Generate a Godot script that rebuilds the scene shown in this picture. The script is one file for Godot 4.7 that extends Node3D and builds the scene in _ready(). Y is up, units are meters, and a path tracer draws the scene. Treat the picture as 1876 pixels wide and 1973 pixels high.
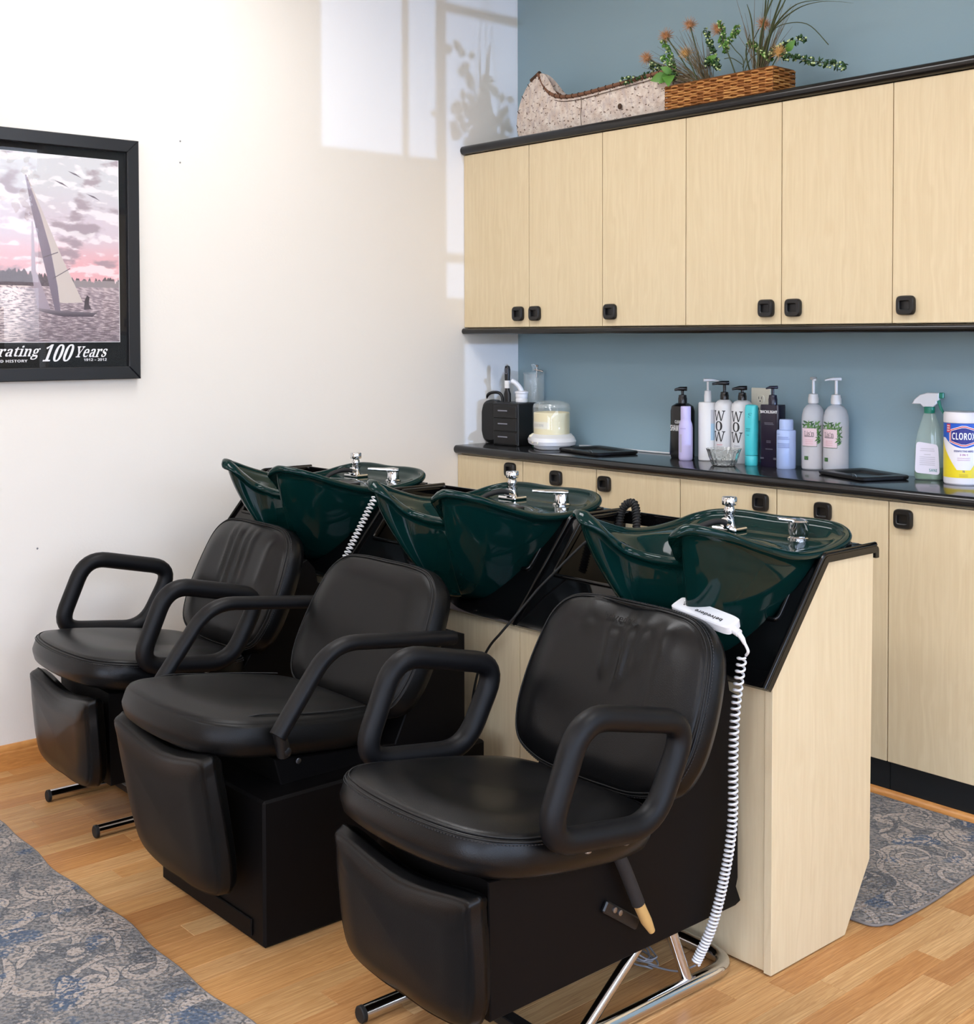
extends Node3D
# A salon's shampoo corner. x runs along the blue wall, z comes out of it, y is up; the left wall is x = 0, the blue wall z = 0.

# ------------------------------------------------------------------ mesh collector
class G:
	var v := PackedVector3Array()
	var s := PackedInt32Array()
	var uv := PackedVector2Array()
	var has_uv := false
	var next := 1

	func tri(a: Vector3, b: Vector3, c: Vector3, grp := -1) -> void:
		v.append(a)
		v.append(b)
		v.append(c)
		s.append(grp)

	func quad(a: Vector3, b: Vector3, c: Vector3, d: Vector3, grp := -1) -> void:
		tri(a, b, c, grp)
		tri(a, c, d, grp)

	# turns the triangles added since `from` outwards
	func fix(from: int) -> void:
		var vol := 0.0
		var o := v[from] if from < v.size() else Vector3.ZERO
		for i in range(from, v.size(), 3):
			vol += (v[i] - o).dot((v[i + 1] - o).cross(v[i + 2] - o))
		if vol < 0.0:
			for i in range(from, v.size(), 3):
				var t := v[i + 1]
				v[i + 1] = v[i + 2]
				v[i + 2] = t

	func group() -> int:
		next += 1
		return next

	# box with chamfered edges
	func box(c: Vector3, size: Vector3, b := 0.0, xf := Transform3D()) -> void:
		var from := v.size()
		var h := size * 0.5
		if b <= 0.0:
			var p := []
			for i in 8:
				p.append(xf * (c + Vector3(h.x if i & 1 else -h.x, h.y if i & 2 else -h.y, h.z if i & 4 else -h.z)))
			for f in [[0, 2, 3, 1], [4, 5, 7, 6], [0, 1, 5, 4], [2, 6, 7, 3], [0, 4, 6, 2], [1, 3, 7, 5]]:
				quad(p[f[0]], p[f[1]], p[f[2]], p[f[3]])
		else:
			var e := h - Vector3(b, b, b)
			var q := func(sx: float, sy: float, sz: float, ax: int) -> Vector3:
				var r := Vector3(sx * e.x, sy * e.y, sz * e.z)
				r[ax] = [sx * h.x, sy * h.y, sz * h.z][ax]
				return xf * (c + r)
			for ax in 3:
				var u := (ax + 1) % 3
				var w := (ax + 2) % 3
				for sg in [-1.0, 1.0]:
					var cs := []
					for k in [[-1, -1], [1, -1], [1, 1], [-1, 1]]:
						var sgn := [0.0, 0.0, 0.0]
						sgn[ax] = sg
						sgn[u] = k[0]
						sgn[w] = k[1]
						cs.append(q.call(sgn[0], sgn[1], sgn[2], ax))
					if sg > 0:
						quad(cs[0], cs[1], cs[2], cs[3])
					else:
						quad(cs[3], cs[2], cs[1], cs[0])
				# edges running along ax
				for su in [-1.0, 1.0]:
					for sw in [-1.0, 1.0]:
						var a := [0.0, 0.0, 0.0]
						a[u] = su
						a[w] = sw
						a[ax] = -1.0
						var bb := a.duplicate()
						bb[ax] = 1.0
						var p0: Vector3 = q.call(a[0], a[1], a[2], u)
						var p1: Vector3 = q.call(bb[0], bb[1], bb[2], u)
						var p2: Vector3 = q.call(bb[0], bb[1], bb[2], w)
						var p3: Vector3 = q.call(a[0], a[1], a[2], w)
						if su * sw > 0:
							quad(p0, p3, p2, p1)
						else:
							quad(p0, p1, p2, p3)
			for i in 8:
				var sx := 1.0 if i & 1 else -1.0
				var sy := 1.0 if i & 2 else -1.0
				var sz := 1.0 if i & 4 else -1.0
				if sx * sy * sz > 0:
					tri(q.call(sx, sy, sz, 0), q.call(sx, sy, sz, 1), q.call(sx, sy, sz, 2))
				else:
					tri(q.call(sx, sy, sz, 0), q.call(sx, sy, sz, 2), q.call(sx, sy, sz, 1))
		fix(from)

	# rows of points, each row of the same length
	func grid(rows: Array, closed: bool, grps: Array = []) -> void:
		var from := v.size()
		var base := group()
		for i in rows.size() - 1:
			var a: PackedVector3Array = rows[i]
			var b: PackedVector3Array = rows[i + 1]
			var gr: int = base if grps.is_empty() else grps[i]
			var n := a.size()
			for j in (n if closed else n - 1):
				var k := (j + 1) % n
				if a[j].distance_squared_to(a[k]) > 1e-14:
					tri(a[j], a[k], b[k], gr)
				if b[j].distance_squared_to(b[k]) > 1e-14:
					tri(a[j], b[k], b[j], gr)
		if closed:
			fix(from)

	# stacked superellipse rings; a row is [rx, rz, y, power, cx, cz]
	func loft(rows: Array, seg := 32, xf := Transform3D(), crease := 0.6) -> void:
		var from := v.size()
		var rings := []
		for r in rows:
			var pw: float = r[3] if r.size() > 3 else 2.0
			var cx: float = r[4] if r.size() > 4 else 0.0
			var cz: float = r[5] if r.size() > 5 else 0.0
			var ring := PackedVector3Array()
			for j in seg:
				var t := TAU * j / seg
				var ct := cos(t)
				var st := sin(t)
				var x := signf(ct) * pow(absf(ct), 2.0 / pw)
				var z := signf(st) * pow(absf(st), 2.0 / pw)
				ring.append(xf * Vector3(cx + r[0] * x, r[2], cz + r[1] * z))
			rings.append(ring)
		var gs := []
		var cur := group()
		for i in rows.size() - 1:
			if i > 0:
				var d0 := Vector2(rows[i][0] - rows[i - 1][0], rows[i][2] - rows[i - 1][2])
				var d1 := Vector2(rows[i + 1][0] - rows[i][0], rows[i + 1][2] - rows[i][2])
				if d0.length() > 1e-6 and d1.length() > 1e-6 and absf(d0.angle_to(d1)) > crease:
					cur = group()
			gs.append(cur)
		grid(rings, true, gs)
		for end in [0, rings.size() - 1]:
			if rows[end][0] > 1e-5:
				var c := Vector3.ZERO
				for p in rings[end]:
					c += p
				c /= seg
				for j in seg:
					if end == 0:
						tri(c, rings[end][(j + 1) % seg], rings[end][j])
					else:
						tri(c, rings[end][j], rings[end][(j + 1) % seg])
		# caps follow the wall's winding
		fix2(from, rows.size(), seg)

	func fix2(from: int, _n: int, _seg: int) -> void:
		# make every triangle face away from the shape's axis by volume of the whole
		var c := Vector3.ZERO
		var n := v.size() - from
		for i in range(from, v.size()):
			c += v[i] / n
		fix(from)

	func lathe(prof: Array, seg := 24, xf := Transform3D(), crease := 0.6) -> void:
		var rows := []
		for p in prof:
			rows.append([p.x, p.x, p.y])
		loft(rows, seg, xf, crease)

	func tube(pts: PackedVector3Array, r: Variant, seg := 10, closed := false, flat := 1.0, up := Vector3.ZERO) -> void:
		var from := v.size()
		var n := pts.size()
		var rings := []
		var nrm := up
		for i in n:
			var a := pts[(i - 1 + n) % n] if closed else pts[maxi(i - 1, 0)]
			var b := pts[(i + 1) % n] if closed else pts[mini(i + 1, n - 1)]
			var t := (b - a).normalized()
			if nrm == Vector3.ZERO:
				nrm = t.cross(Vector3.UP if absf(t.y) < 0.9 else Vector3.RIGHT)
			nrm = (nrm - t * nrm.dot(t)).normalized()
			var bi := t.cross(nrm)
			var rr: float = r if r is float else r[i]
			var ring := PackedVector3Array()
			for j in seg:
				var an := TAU * j / seg
				ring.append(pts[i] + nrm * cos(an) * rr + bi * sin(an) * rr * flat)
			rings.append(ring)
		if closed:
			rings.append(rings[0])
		grid(rings, true)
		if not closed:
			for end in [0, n - 1]:
				for j in seg:
					var k := (j + 1) % seg
					if end == 0:
						tri(pts[0], rings[0][k], rings[0][j])
					else:
						tri(pts[end], rings[end][j], rings[end][k])
		fix(from)

	# polygon in local xy pushed along local z from 0 to d, edges chamfered by b
	func extrude(poly: PackedVector2Array, d: float, xf: Transform3D, b := 0.0, smooth := 0.5) -> void:
		var from := v.size()
		var p := poly
		if Geometry2D.is_polygon_clockwise(p):
			p = p.duplicate()
			p.reverse()
		var n := p.size()
		var inset := PackedVector2Array()
		for i in n:
			var e0 := (p[i] - p[(i - 1 + n) % n]).normalized()
			var e1 := (p[(i + 1) % n] - p[i]).normalized()
			var m := Vector2(-e0.y - e1.y, e0.x + e1.x)
			m = m.normalized() / maxf(0.35, sqrt(maxf(0.0, (1.0 + e0.dot(e1)) * 0.5)))
			inset.append(p[i] + m * b)
		var layers := [[inset, 0.0], [p, b], [p, d - b], [inset, d]] if b > 0.0 else [[p, 0.0], [p, d]]
		var gs := []
		var cur := group()
		for i in n:
			var e0 := p[i] - p[(i - 1 + n) % n]
			var e1 := p[(i + 1) % n] - p[i]
			if absf(e0.angle_to(e1)) > smooth:
				cur = group()
			gs.append(cur)
		for l in layers.size() - 1:
			var side := l == (1 if b > 0.0 else 0)
			for i in n:
				var k := (i + 1) % n
				var q0: PackedVector2Array = layers[l][0]
				var q1: PackedVector2Array = layers[l + 1][0]
				quad(xf * Vector3(q0[i].x, q0[i].y, layers[l][1]), xf * Vector3(q0[k].x, q0[k].y, layers[l][1]), xf * Vector3(q1[k].x, q1[k].y, layers[l + 1][1]), xf * Vector3(q1[i].x, q1[i].y, layers[l + 1][1]), gs[i] if side else -1)
		var cap: PackedVector2Array = layers[0][0]
		var ix := Geometry2D.triangulate_polygon(cap)
		for i in range(0, ix.size(), 3):
			var a := cap[ix[i]]
			var bq := cap[ix[i + 1]]
			var c := cap[ix[i + 2]]
			if (bq - a).cross(c - a) < 0:
				var t := bq
				bq = c
				c = t
			tri(xf * Vector3(a.x, a.y, 0), xf * Vector3(c.x, c.y, 0), xf * Vector3(bq.x, bq.y, 0))
			tri(xf * Vector3(a.x, a.y, d), xf * Vector3(bq.x, bq.y, d), xf * Vector3(c.x, c.y, d))
		fix(from)

	# padded slab: outline in local xy, rows of [scale, inset, height], bent by `bend`
	func pad(outline: PackedVector2Array, rows: Array, xf: Transform3D, bend: Variant = null) -> void:
		var c := Vector2.ZERO
		for p in outline:
			c += p / outline.size()
		var rings := []
		for r in rows:
			var ring := PackedVector3Array()
			for p in outline:
				var q: Vector2 = c + (p - c) * r[0]
				if r[1] > 0.0:
					q -= (p - c).normalized() * r[1]
				var w := Vector3(q.x, q.y, r[2])
				ring.append(xf * (bend.call(w) if bend != null else w))
			rings.append(ring)
		grid(rings, true)

	func done(mat: Material = null) -> ArrayMesh:
		var st := SurfaceTool.new()
		st.begin(Mesh.PRIMITIVE_TRIANGLES)
		for i in range(0, v.size(), 3):
			st.set_smooth_group(s[i / 3])
			for k in [0, 2, 1]:
				if has_uv:
					st.set_uv(uv[i + k])
				st.add_vertex(v[i + k])
		st.generate_normals()
		st.index()
		if mat:
			st.set_material(mat)
		return st.commit()

# ------------------------------------------------------------------ naming and tagging
var taken := {}
var M := {}
var rng := RandomNumberGenerator.new()

func numbered(n: String) -> String:
	if not taken.has(n):
		taken[n] = 0
		return n
	taken[n] += 1
	return "%s_%03d" % [n, taken[n]]

func obj(called: String, g: G, mat: Material, parent: Node = null) -> MeshInstance3D:
	var o := MeshInstance3D.new()
	o.mesh = g.done()
	o.material_override = mat
	o.name = called if parent else numbered(called)
	(parent if parent else self).add_child(o, true)
	return o

func piece(called: String, mesh: Mesh, mat: Material, parent: Node, at: Vector3) -> MeshInstance3D:
	var o := MeshInstance3D.new()
	o.mesh = mesh
	o.material_override = mat
	o.name = called
	o.position = at
	parent.add_child(o, true)
	return o

func tag(o: Node, label: String, category: String, grp := "", kind := "") -> void:
	o.set_meta("label", label)
	o.set_meta("category", category)
	if grp:
		o.set_meta("group", grp)
	if kind:
		o.set_meta("kind", kind)

func thing(called: String, label: String, category: String, at := Vector3.ZERO, turn := 0.0, grp := "") -> Node3D:
	var o := Node3D.new()
	o.name = numbered(called)
	add_child(o)
	o.position = at
	o.rotation.y = turn
	tag(o, label, category, grp)
	return o

func structure(called: String, g: G, mat: Material, label: String, category: String) -> MeshInstance3D:
	var o := obj(called, g, mat)
	tag(o, label, category, "", "structure")
	return o

# ------------------------------------------------------------------ curves
func spline(p: Array, n: int, closed := false) -> PackedVector3Array:
	var out := PackedVector3Array()
	var m := p.size()
	var spans := m if closed else m - 1
	for i in spans:
		var a: Vector3 = p[(i - 1 + m) % m] if closed else p[maxi(i - 1, 0)]
		var b: Vector3 = p[i]
		var c: Vector3 = p[(i + 1) % m]
		var d: Vector3 = p[(i + 2) % m] if closed else p[mini(i + 2, m - 1)]
		for k in n:
			out.append(b.cubic_interpolate(c, a, d, float(k) / n))
	if not closed:
		out.append(p[m - 1])
	return out

func spline2(p: Array, n: int) -> PackedVector2Array:
	var q := []
	for a in p:
		q.append(Vector3(a.x, a.y, 0))
	var out := PackedVector2Array()
	for a in spline(q, n, true):
		out.append(Vector2(a.x, a.y))
	return out

# polygon path with rounded corners
func rounded(p: Array, r: float, seg: int, closed := true) -> PackedVector3Array:
	var out := PackedVector3Array()
	var n := p.size()
	for i in n:
		if not closed and (i == 0 or i == n - 1):
			out.append(p[i])
			continue
		var b: Vector3 = p[i]
		var d0: Vector3 = p[(i - 1 + n) % n] - b
		var d1: Vector3 = p[(i + 1) % n] - b
		var l := minf(r, minf(d0.length(), d1.length()) * 0.49)
		var s0 := b + d0.normalized() * l
		var s1 := b + d1.normalized() * l
		for k in seg + 1:
			var t := float(k) / seg
			out.append(s0.lerp(b, t).lerp(b.lerp(s1, t), t))
	return out

func rounded2(p: Array, r: float, seg: int) -> PackedVector2Array:
	var q := []
	for a in p:
		q.append(Vector3(a.x, a.y, 0))
	var out := PackedVector2Array()
	for a in rounded(q, r, seg):
		out.append(Vector2(a.x, a.y))
	return out

func v3(a: Array) -> PackedVector3Array:
	var o := PackedVector3Array()
	for p in a:
		o.append(p)
	return o

func along(path: PackedVector3Array) -> float:
	var l := 0.0
	for i in path.size() - 1:
		l += path[i].distance_to(path[i + 1])
	return l

# a helix of radius R wound round a path
func coil(path: PackedVector3Array, R: float, turns: float, per := 12) -> PackedVector3Array:
	var out := PackedVector3Array()
	var total := along(path)
	var n := int(turns * per)
	var i := 0
	var done := 0.0
	var nrm := Vector3(1, 0, 0)
	for k in n + 1:
		var d := total * k / n
		while i < path.size() - 2 and done + path[i].distance_to(path[i + 1]) < d:
			done += path[i].distance_to(path[i + 1])
			i += 1
		var t := (path[i + 1] - path[i]).normalized()
		var at := path[i] + t * (d - done)
		nrm = (nrm - t * nrm.dot(t)).normalized()
		var a := TAU * turns * k / n
		out.append(at + nrm * cos(a) * R + t.cross(nrm) * sin(a) * R)
	return out

const TO_ZY := Basis(Vector3(0, 0, 1), Vector3(0, 1, 0), Vector3(1, 0, 0))   # local x -> z, local y -> y, pushed along x
const TO_XZ := Basis(Vector3(1, 0, 0), Vector3(0, 0, 1), Vector3(0, 1, 0))   # local x -> x, local y -> z, pushed along y

# ------------------------------------------------------------------ lettering
func letters(txt: String, serif := false, bold := false) -> Array:
	var f := SystemFont.new()
	f.font_names = PackedStringArray(["Droid Serif" if serif else "Droid Sans"])
	f.font_weight = 700 if bold else 400
	var t := TextMesh.new()
	t.text = txt
	t.font = f
	t.font_size = 64
	t.pixel_size = 1.0 / 64.0
	t.depth = 0.0
	t.curve_step = 2.0
	var a := t.get_mesh_arrays()
	if a.is_empty() or a[0] == null:
		return [PackedVector3Array(), Vector2.ONE, Vector2.ZERO]
	var vs: PackedVector3Array = a[Mesh.ARRAY_VERTEX]
	var ix: PackedInt32Array = a[Mesh.ARRAY_INDEX] if a[Mesh.ARRAY_INDEX] != null else PackedInt32Array()
	var out := PackedVector3Array()
	if ix.is_empty():
		out = vs
	else:
		for i in ix:
			out.append(vs[i])
	var lo := Vector2(1e9, 1e9)
	var hi := -lo
	for p in out:
		lo = lo.min(Vector2(p.x, p.y))
		hi = hi.max(Vector2(p.x, p.y))
	return [out, hi - lo, (lo + hi) * 0.5]

# text fitted into w x h metres, each point sent through `to`(x, y)
func text_on(g: G, txt: String, w: float, h: float, to: Callable, serif := false, bold := false, lean := 0.0) -> void:
	var L := letters(txt, serif, bold)
	var tri: PackedVector3Array = L[0]
	var sx: float = w / L[1].x
	var sy: float = h / L[1].y
	for i in range(0, tri.size(), 3):
		var q := []
		for k in 3:
			var x: float = (tri[i + k].x - L[2].x) * sx
			var y: float = (tri[i + k].y - L[2].y) * sy
			q.append(to.call(x + y * lean, y))
		g.tri(q[0], q[1], q[2])

# point on an upright elliptical wall: az from +z towards +x
func on_wall(rx: float, rz: float, az: float, y: float, off := 0.0006) -> Vector3:
	return Vector3((rx + off) * sin(az), y, (rz + off) * cos(az))

func wrap_text(parent: Node, called: String, txt: String, mat: Material, w: float, h: float, rx: float, rz: float, az: float, y: float, serif := false, bold := false, off := 0.0007, lean := 0.0) -> void:
	var g := G.new()
	var R := (rx + rz) * 0.5
	text_on(g, txt, w, h, func(px: float, py: float) -> Vector3: return on_wall(rx, rz, az + px / R, y + py, off), serif, bold, lean)
	obj(called, g, mat, parent)

func wrap_patch(parent: Node, called: String, mat: Material, rx: float, rz: float, a0: float, a1: float, y0: float, y1: float, off := 0.0004) -> MeshInstance3D:
	var g := G.new()
	var rows := []
	for i in 2:
		var row := PackedVector3Array()
		for j in 17:
			row.append(on_wall(rx, rz, lerpf(a0, a1, j / 16.0), y0 if i == 0 else y1, off))
		rows.append(row)
	g.grid(rows, false)
	return obj(called, g, mat, parent)

# ------------------------------------------------------------------ materials
func rgb(r: int, g: int, b: int) -> Color:
	return Color(r / 255.0, g / 255.0, b / 255.0)

func mat(key: String, c: Color, rough := 0.5, metal := 0.0, spec := 0.5) -> StandardMaterial3D:
	var m := StandardMaterial3D.new()
	m.resource_name = key
	m.albedo_color = c
	m.roughness = rough
	m.metallic = metal
	m.metallic_specular = spec
	m.cull_mode = BaseMaterial3D.CULL_DISABLED
	M[key] = m
	return m

func triplanar(m: StandardMaterial3D, sc: Vector3, world := true, off := Vector3.ZERO) -> void:
	m.uv1_triplanar = true
	m.uv1_world_triplanar = world
	m.uv1_triplanar_sharpness = 8.0
	m.uv1_scale = sc
	m.uv1_offset = off

func noise(seed_: int, freq: float, type := FastNoiseLite.TYPE_SIMPLEX_SMOOTH, oct := 4) -> FastNoiseLite:
	var n := FastNoiseLite.new()
	n.seed = seed_
	n.frequency = freq
	n.noise_type = type
	n.fractal_octaves = oct
	return n

func noise_tex(n: FastNoiseLite, normal: bool, bump := 4.0, size := 512) -> NoiseTexture2D:
	var t := NoiseTexture2D.new()
	t.width = size
	t.height = size
	t.seamless = true
	t.noise = n
	t.as_normal_map = normal
	t.bump_strength = bump
	return t

func tex(im: Image) -> ImageTexture:
	return ImageTexture.create_from_image(im)

# wood with the grain along v; ramp of colours by streak value
func wood_image(w: int, h: int, seed_: int, dark: Color, light: Color, streak: float, fig: float) -> Image:
	var im := Image.create(w, h, false, Image.FORMAT_RGB8)
	var n1 := noise(seed_, 1.0, FastNoiseLite.TYPE_SIMPLEX_SMOOTH, 3)
	var n2 := noise(seed_ + 1, 1.0, FastNoiseLite.TYPE_SIMPLEX_SMOOTH, 2)
	var n3 := noise(seed_ + 2, 1.0, FastNoiseLite.TYPE_SIMPLEX, 2)
	for y in h:
		for x in w:
			# wrap round on a torus so the picture tiles
			var u := float(x) / w
			var t := float(y) / h
			var cx := cos(TAU * t) * fig
			var cy := sin(TAU * t) * fig
			var ux := cos(TAU * u)
			var uy := sin(TAU * u)
			var warp := n1.get_noise_3d(ux * 1.2 + cx, uy * 1.2 + cy, cx * 0.7) * 0.5
			var ring := n2.get_noise_3d(ux * streak * 0.25 + warp * 3.0, uy * streak * 0.25 + warp * 2.0, cy * 0.5)
			var fine := n3.get_noise_3d(ux * streak, uy * streak, cx * 2.0 + cy)
			var k := clampf(0.5 + ring * 0.55 + fine * 0.35 + warp * 0.25, 0.0, 1.0)
			im.set_pixel(x, y, dark.lerp(light, k))
	return im

func make_materials() -> void:
	var m: StandardMaterial3D
	# painted walls: a roller's orange-peel relief
	var peel := noise_tex(noise(3, 0.04), true, 1.2)
	m = mat("wall_cream", rgb(238, 233, 225), 0.55, 0.0, 0.35)
	m.normal_enabled = true
	m.normal_texture = peel
	m.normal_scale = 0.25
	triplanar(m, Vector3(4, 4, 4))
	m = mat("wall_blue", rgb(150, 176, 187), 0.6, 0.0, 0.3)
	m.normal_enabled = true
	m.normal_texture = peel
	m.normal_scale = 0.25
	triplanar(m, Vector3(4, 4, 4))
	mat("ceiling", rgb(240, 238, 232), 0.9)
	# maple laminate, grain upright
	m = mat("maple", Color.WHITE, 0.42, 0.0, 0.4)
	m.albedo_texture = tex(wood_image(256, 512, 11, rgb(214, 195, 158), rgb(223, 206, 171), 20.0, 0.55))
	triplanar(m, Vector3(1.6, 0.8, 1.6))
	mat("maple_edge", rgb(206, 184, 152), 0.5)
	# oak strips: one picture, eight tones and places in it
	var oak := tex(wood_image(256, 1024, 23, rgb(176, 130, 82), rgb(221, 180, 130), 34.0, 0.9))
	for i in 8:
		var tone: Color = [rgb(255, 250, 242), rgb(240, 224, 205), rgb(255, 255, 250), rgb(228, 206, 184), rgb(250, 236, 215), rgb(245, 240, 228), rgb(236, 214, 188), rgb(255, 244, 226)][i]
		m = mat("oak%d" % i, tone, 0.36, 0.0, 0.45)
		m.albedo_texture = oak
		triplanar(m, Vector3(4.0, 2.0, 0.8), true, Vector3(0.37 * i, 0.21 * i, 0.53 * i))
	m = mat("oak_trim_x", rgb(255, 240, 220), 0.38)
	m.albedo_texture = tex(wood_image(512, 128, 29, rgb(186, 132, 76), rgb(216, 164, 102), 4.0, 3.0))
	triplanar(m, Vector3(0.9, 6.0, 0.9))
	mat("under", rgb(60, 42, 26), 0.9)
	# laminates and plastics
	m = mat("black_laminate", rgb(30, 31, 33), 0.16, 0.0, 0.5)
	m = mat("black_edge", rgb(16, 16, 17), 0.22, 0.0, 0.5)
	m = mat("kick", rgb(22, 26, 29), 0.3)
	m = mat("black_plastic", rgb(18, 18, 19), 0.38)
	m = mat("pull_pocket", rgb(10, 10, 10), 0.6)
	m = mat("gloss_black", rgb(8, 8, 9), 0.06, 0.0, 0.45)
	m = mat("green_enamel", rgb(5, 36, 34), 0.07, 0.0, 0.35)
	# black leather: pebble relief
	var grain := noise_tex(noise(41, 0.09, FastNoiseLite.TYPE_CELLULAR, 2), true, 3.0)
	m = mat("leather", rgb(10, 10, 11), 0.33, 0.0, 0.36)
	m.normal_enabled = true
	m.normal_texture = grain
	m.normal_scale = 0.22
	triplanar(m, Vector3(9, 9, 9), false)
	m = mat("leather_matte", rgb(13, 13, 13), 0.43, 0.0, 0.33)
	m.normal_enabled = true
	m.normal_texture = grain
	m.normal_scale = 0.2
	triplanar(m, Vector3(9, 9, 9), false)
	mat("seam", rgb(12, 12, 12), 0.7)
	mat("stitch", rgb(34, 34, 36), 0.7)
	m = mat("urethane", rgb(13, 13, 15), 0.46, 0.0, 0.33)
	m = mat("body_black", rgb(12, 10, 10), 0.55, 0.0, 0.25)
	m = mat("chrome", rgb(214, 214, 216), 0.08, 1.0)
	m = mat("steel", rgb(150, 150, 152), 0.3, 1.0)
	mat("rubber", rgb(14, 14, 14), 0.7)
	mat("white_plastic", rgb(226, 226, 228), 0.32)
	mat("ivory_plastic", rgb(232, 226, 206), 0.36)
	mat("cream_wax", rgb(236, 222, 176), 0.4)
	mat("grey_cord", rgb(150, 150, 156), 0.5)
	mat("grip", rgb(30, 27, 26), 0.75)
	mat("tan_wood", rgb(196, 158, 98), 0.5)
	mat("ink", rgb(28, 28, 30), 0.5)
	mat("ink_grey", rgb(138, 138, 148), 0.5)
	mat("paper_white", rgb(240, 240, 242), 0.5)
	m = mat("clear", Color(0.95, 0.98, 0.97, 0.12), 0.03)
	m.transparency = BaseMaterial3D.TRANSPARENCY_ALPHA
	m = mat("pane", Color(0.98, 1.0, 1.0, 0.04), 0.0)
	m.transparency = BaseMaterial3D.TRANSPARENCY_ALPHA
	m = mat("picture_glass", Color(1, 1, 1, 0.01), 0.0, 0.0, 0.33)
	m.transparency = BaseMaterial3D.TRANSPARENCY_ALPHA
	m = mat("cut_glass", Color(0.98, 0.99, 0.98, 0.04), 0.02)
	m.refraction_enabled = true
	m.refraction_scale = 0.05
	mat("frame_black", rgb(22, 23, 27), 0.32)
	mat("mat_black", rgb(10, 10, 12), 0.7, 0.0, 0.2)
	mat("lamp_housing", rgb(235, 235, 235), 0.5)
	m = mat("lamp_lens", rgb(245, 244, 240), 0.5)
	m.emission_enabled = true
	m.emission = rgb(252, 250, 246)
	m.emission_energy_multiplier = 6.0

# ------------------------------------------------------------------ the scene
func _ready() -> void:
	rng.seed = 7
	# --- camera
	var F := 2408.25
	var yaw := deg_to_rad(48.828)
	var pitch := deg_to_rad(1.524)
	var roll := deg_to_rad(-0.124)
	var f := Vector3(-sin(yaw) * cos(pitch), -sin(pitch), -cos(yaw) * cos(pitch))
	var r := Vector3(cos(yaw), 0, -sin(yaw))
	var u := r.cross(f)
	var r2 := r * cos(roll) + u * sin(roll)
	var u2 := u * cos(roll) - r * sin(roll)
	var cam := Camera3D.new()
	cam.name = "camera"
	cam.projection = Camera3D.PROJECTION_FRUSTUM
	cam.near = 0.05
	cam.far = 200.0
	cam.size = 2.0 * 0.05 * (1973.0 / 2.0) / F
	cam.frustum_offset = Vector2(0.0, -(986.5 - 711.5) / F) * 0.05
	cam.transform = Transform3D(Basis(r2, u2, -f), Vector3(3.9890, 1.38, 3.6684))
	add_child(cam)
	cam.current = true
	# --- sky and exposure
	var env := Environment.new()
	env.tonemap_mode = Environment.TONE_MAPPER_LINEAR
	env.tonemap_exposure = 0.50
	env.background_mode = Environment.BG_SKY
	env.background_energy_multiplier = 1.0
	var sky := Sky.new()
	var sm := ProceduralSkyMaterial.new()
	sm.sky_top_color = rgb(176, 192, 220)
	sm.sky_horizon_color = rgb(214, 222, 236)
	sm.ground_bottom_color = rgb(120, 116, 110)
	sm.ground_horizon_color = rgb(170, 168, 165)
	sm.sky_energy_multiplier = 3.7
	sm.ground_energy_multiplier = 1.6
	sky.sky_material = sm
	env.sky = sky
	env.sdfgi_enabled = true
	env.ssao_enabled = true
	env.ssil_enabled = true
	var we := WorldEnvironment.new()
	we.name = "world"
	we.environment = env
	add_child(we)
	# --- the low sun that reaches the left wall through the entrance's transom and sidelight
	var sun := DirectionalLight3D.new()
	sun.name = "sun"
	sun.light_color = rgb(170, 202, 255)
	sun.light_energy = 0.7
	sun.light_angular_distance = 0.25
	sun.shadow_enabled = true
	add_child(sun)
	sun.look_at_from_position(Vector3.ZERO, Vector3(-1, -0.012, -0.004), Vector3.UP)
	make_materials()
	lamps()
	room()
	floor_planks()
	print("room done")
	wall_cabinets()
	print("cabinets done")
	shampoo_station()
	bowls()
	chairs()
	print("chairs done")
	rugs()
	poster()
	counter_things()
	bottles()
	print("counter done")
	canoe()
	basket_and_flowers()
	cords()
	hanging_plant()
	print("all done")

func lamps() -> void:
	# recessed fluorescent troffers in the ceiling
	var spots := [Vector3(1.10, 2.995, 1.75), Vector3(3.5, 2.995, 1.60), Vector3(1.10, 2.995, 4.4), Vector3(3.5, 2.995, 4.4)]
	var where := ["over the shampoo chairs by the cream wall", "between the shampoo island and the entrance", "over the far end of the cream wall", "before the shop window"]
	for k in 4:
		var p: Vector3 = spots[k]
		var t := thing("ceiling_light", "recessed white fluorescent light " + where[k], "light", p, 0.0, "troffers in the ceiling")
		var g := G.new()
		for sx in [-1, 1]:
			g.box(Vector3(sx * 0.615, -0.008, 0), Vector3(0.03, 0.03, 0.66), 0.003)
		for sz in [-1, 1]:
			g.box(Vector3(0, -0.008, sz * 0.315), Vector3(1.2, 0.03, 0.03), 0.003)
		obj("frame", g, M.lamp_housing, t)
		g = G.new()
		g.box(Vector3(0, -0.004, 0), Vector3(1.2, 0.012, 0.6))
		obj("lens", g, M.lamp_lens, t)
		var a := AreaLight3D.new()
		a.name = "glow"
		a.area_size = Vector2(1.18, 0.58)
		a.area_normalize_energy = true
		a.light_color = rgb(244, 245, 249)
		a.light_energy = 4.6
		a.shadow_enabled = true
		a.position = Vector3(0, -0.03, 0)
		a.rotation.x = -PI / 2
		t.add_child(a)

const RX := 5.2
const RZ := 6.4
const RY := 3.0

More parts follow.
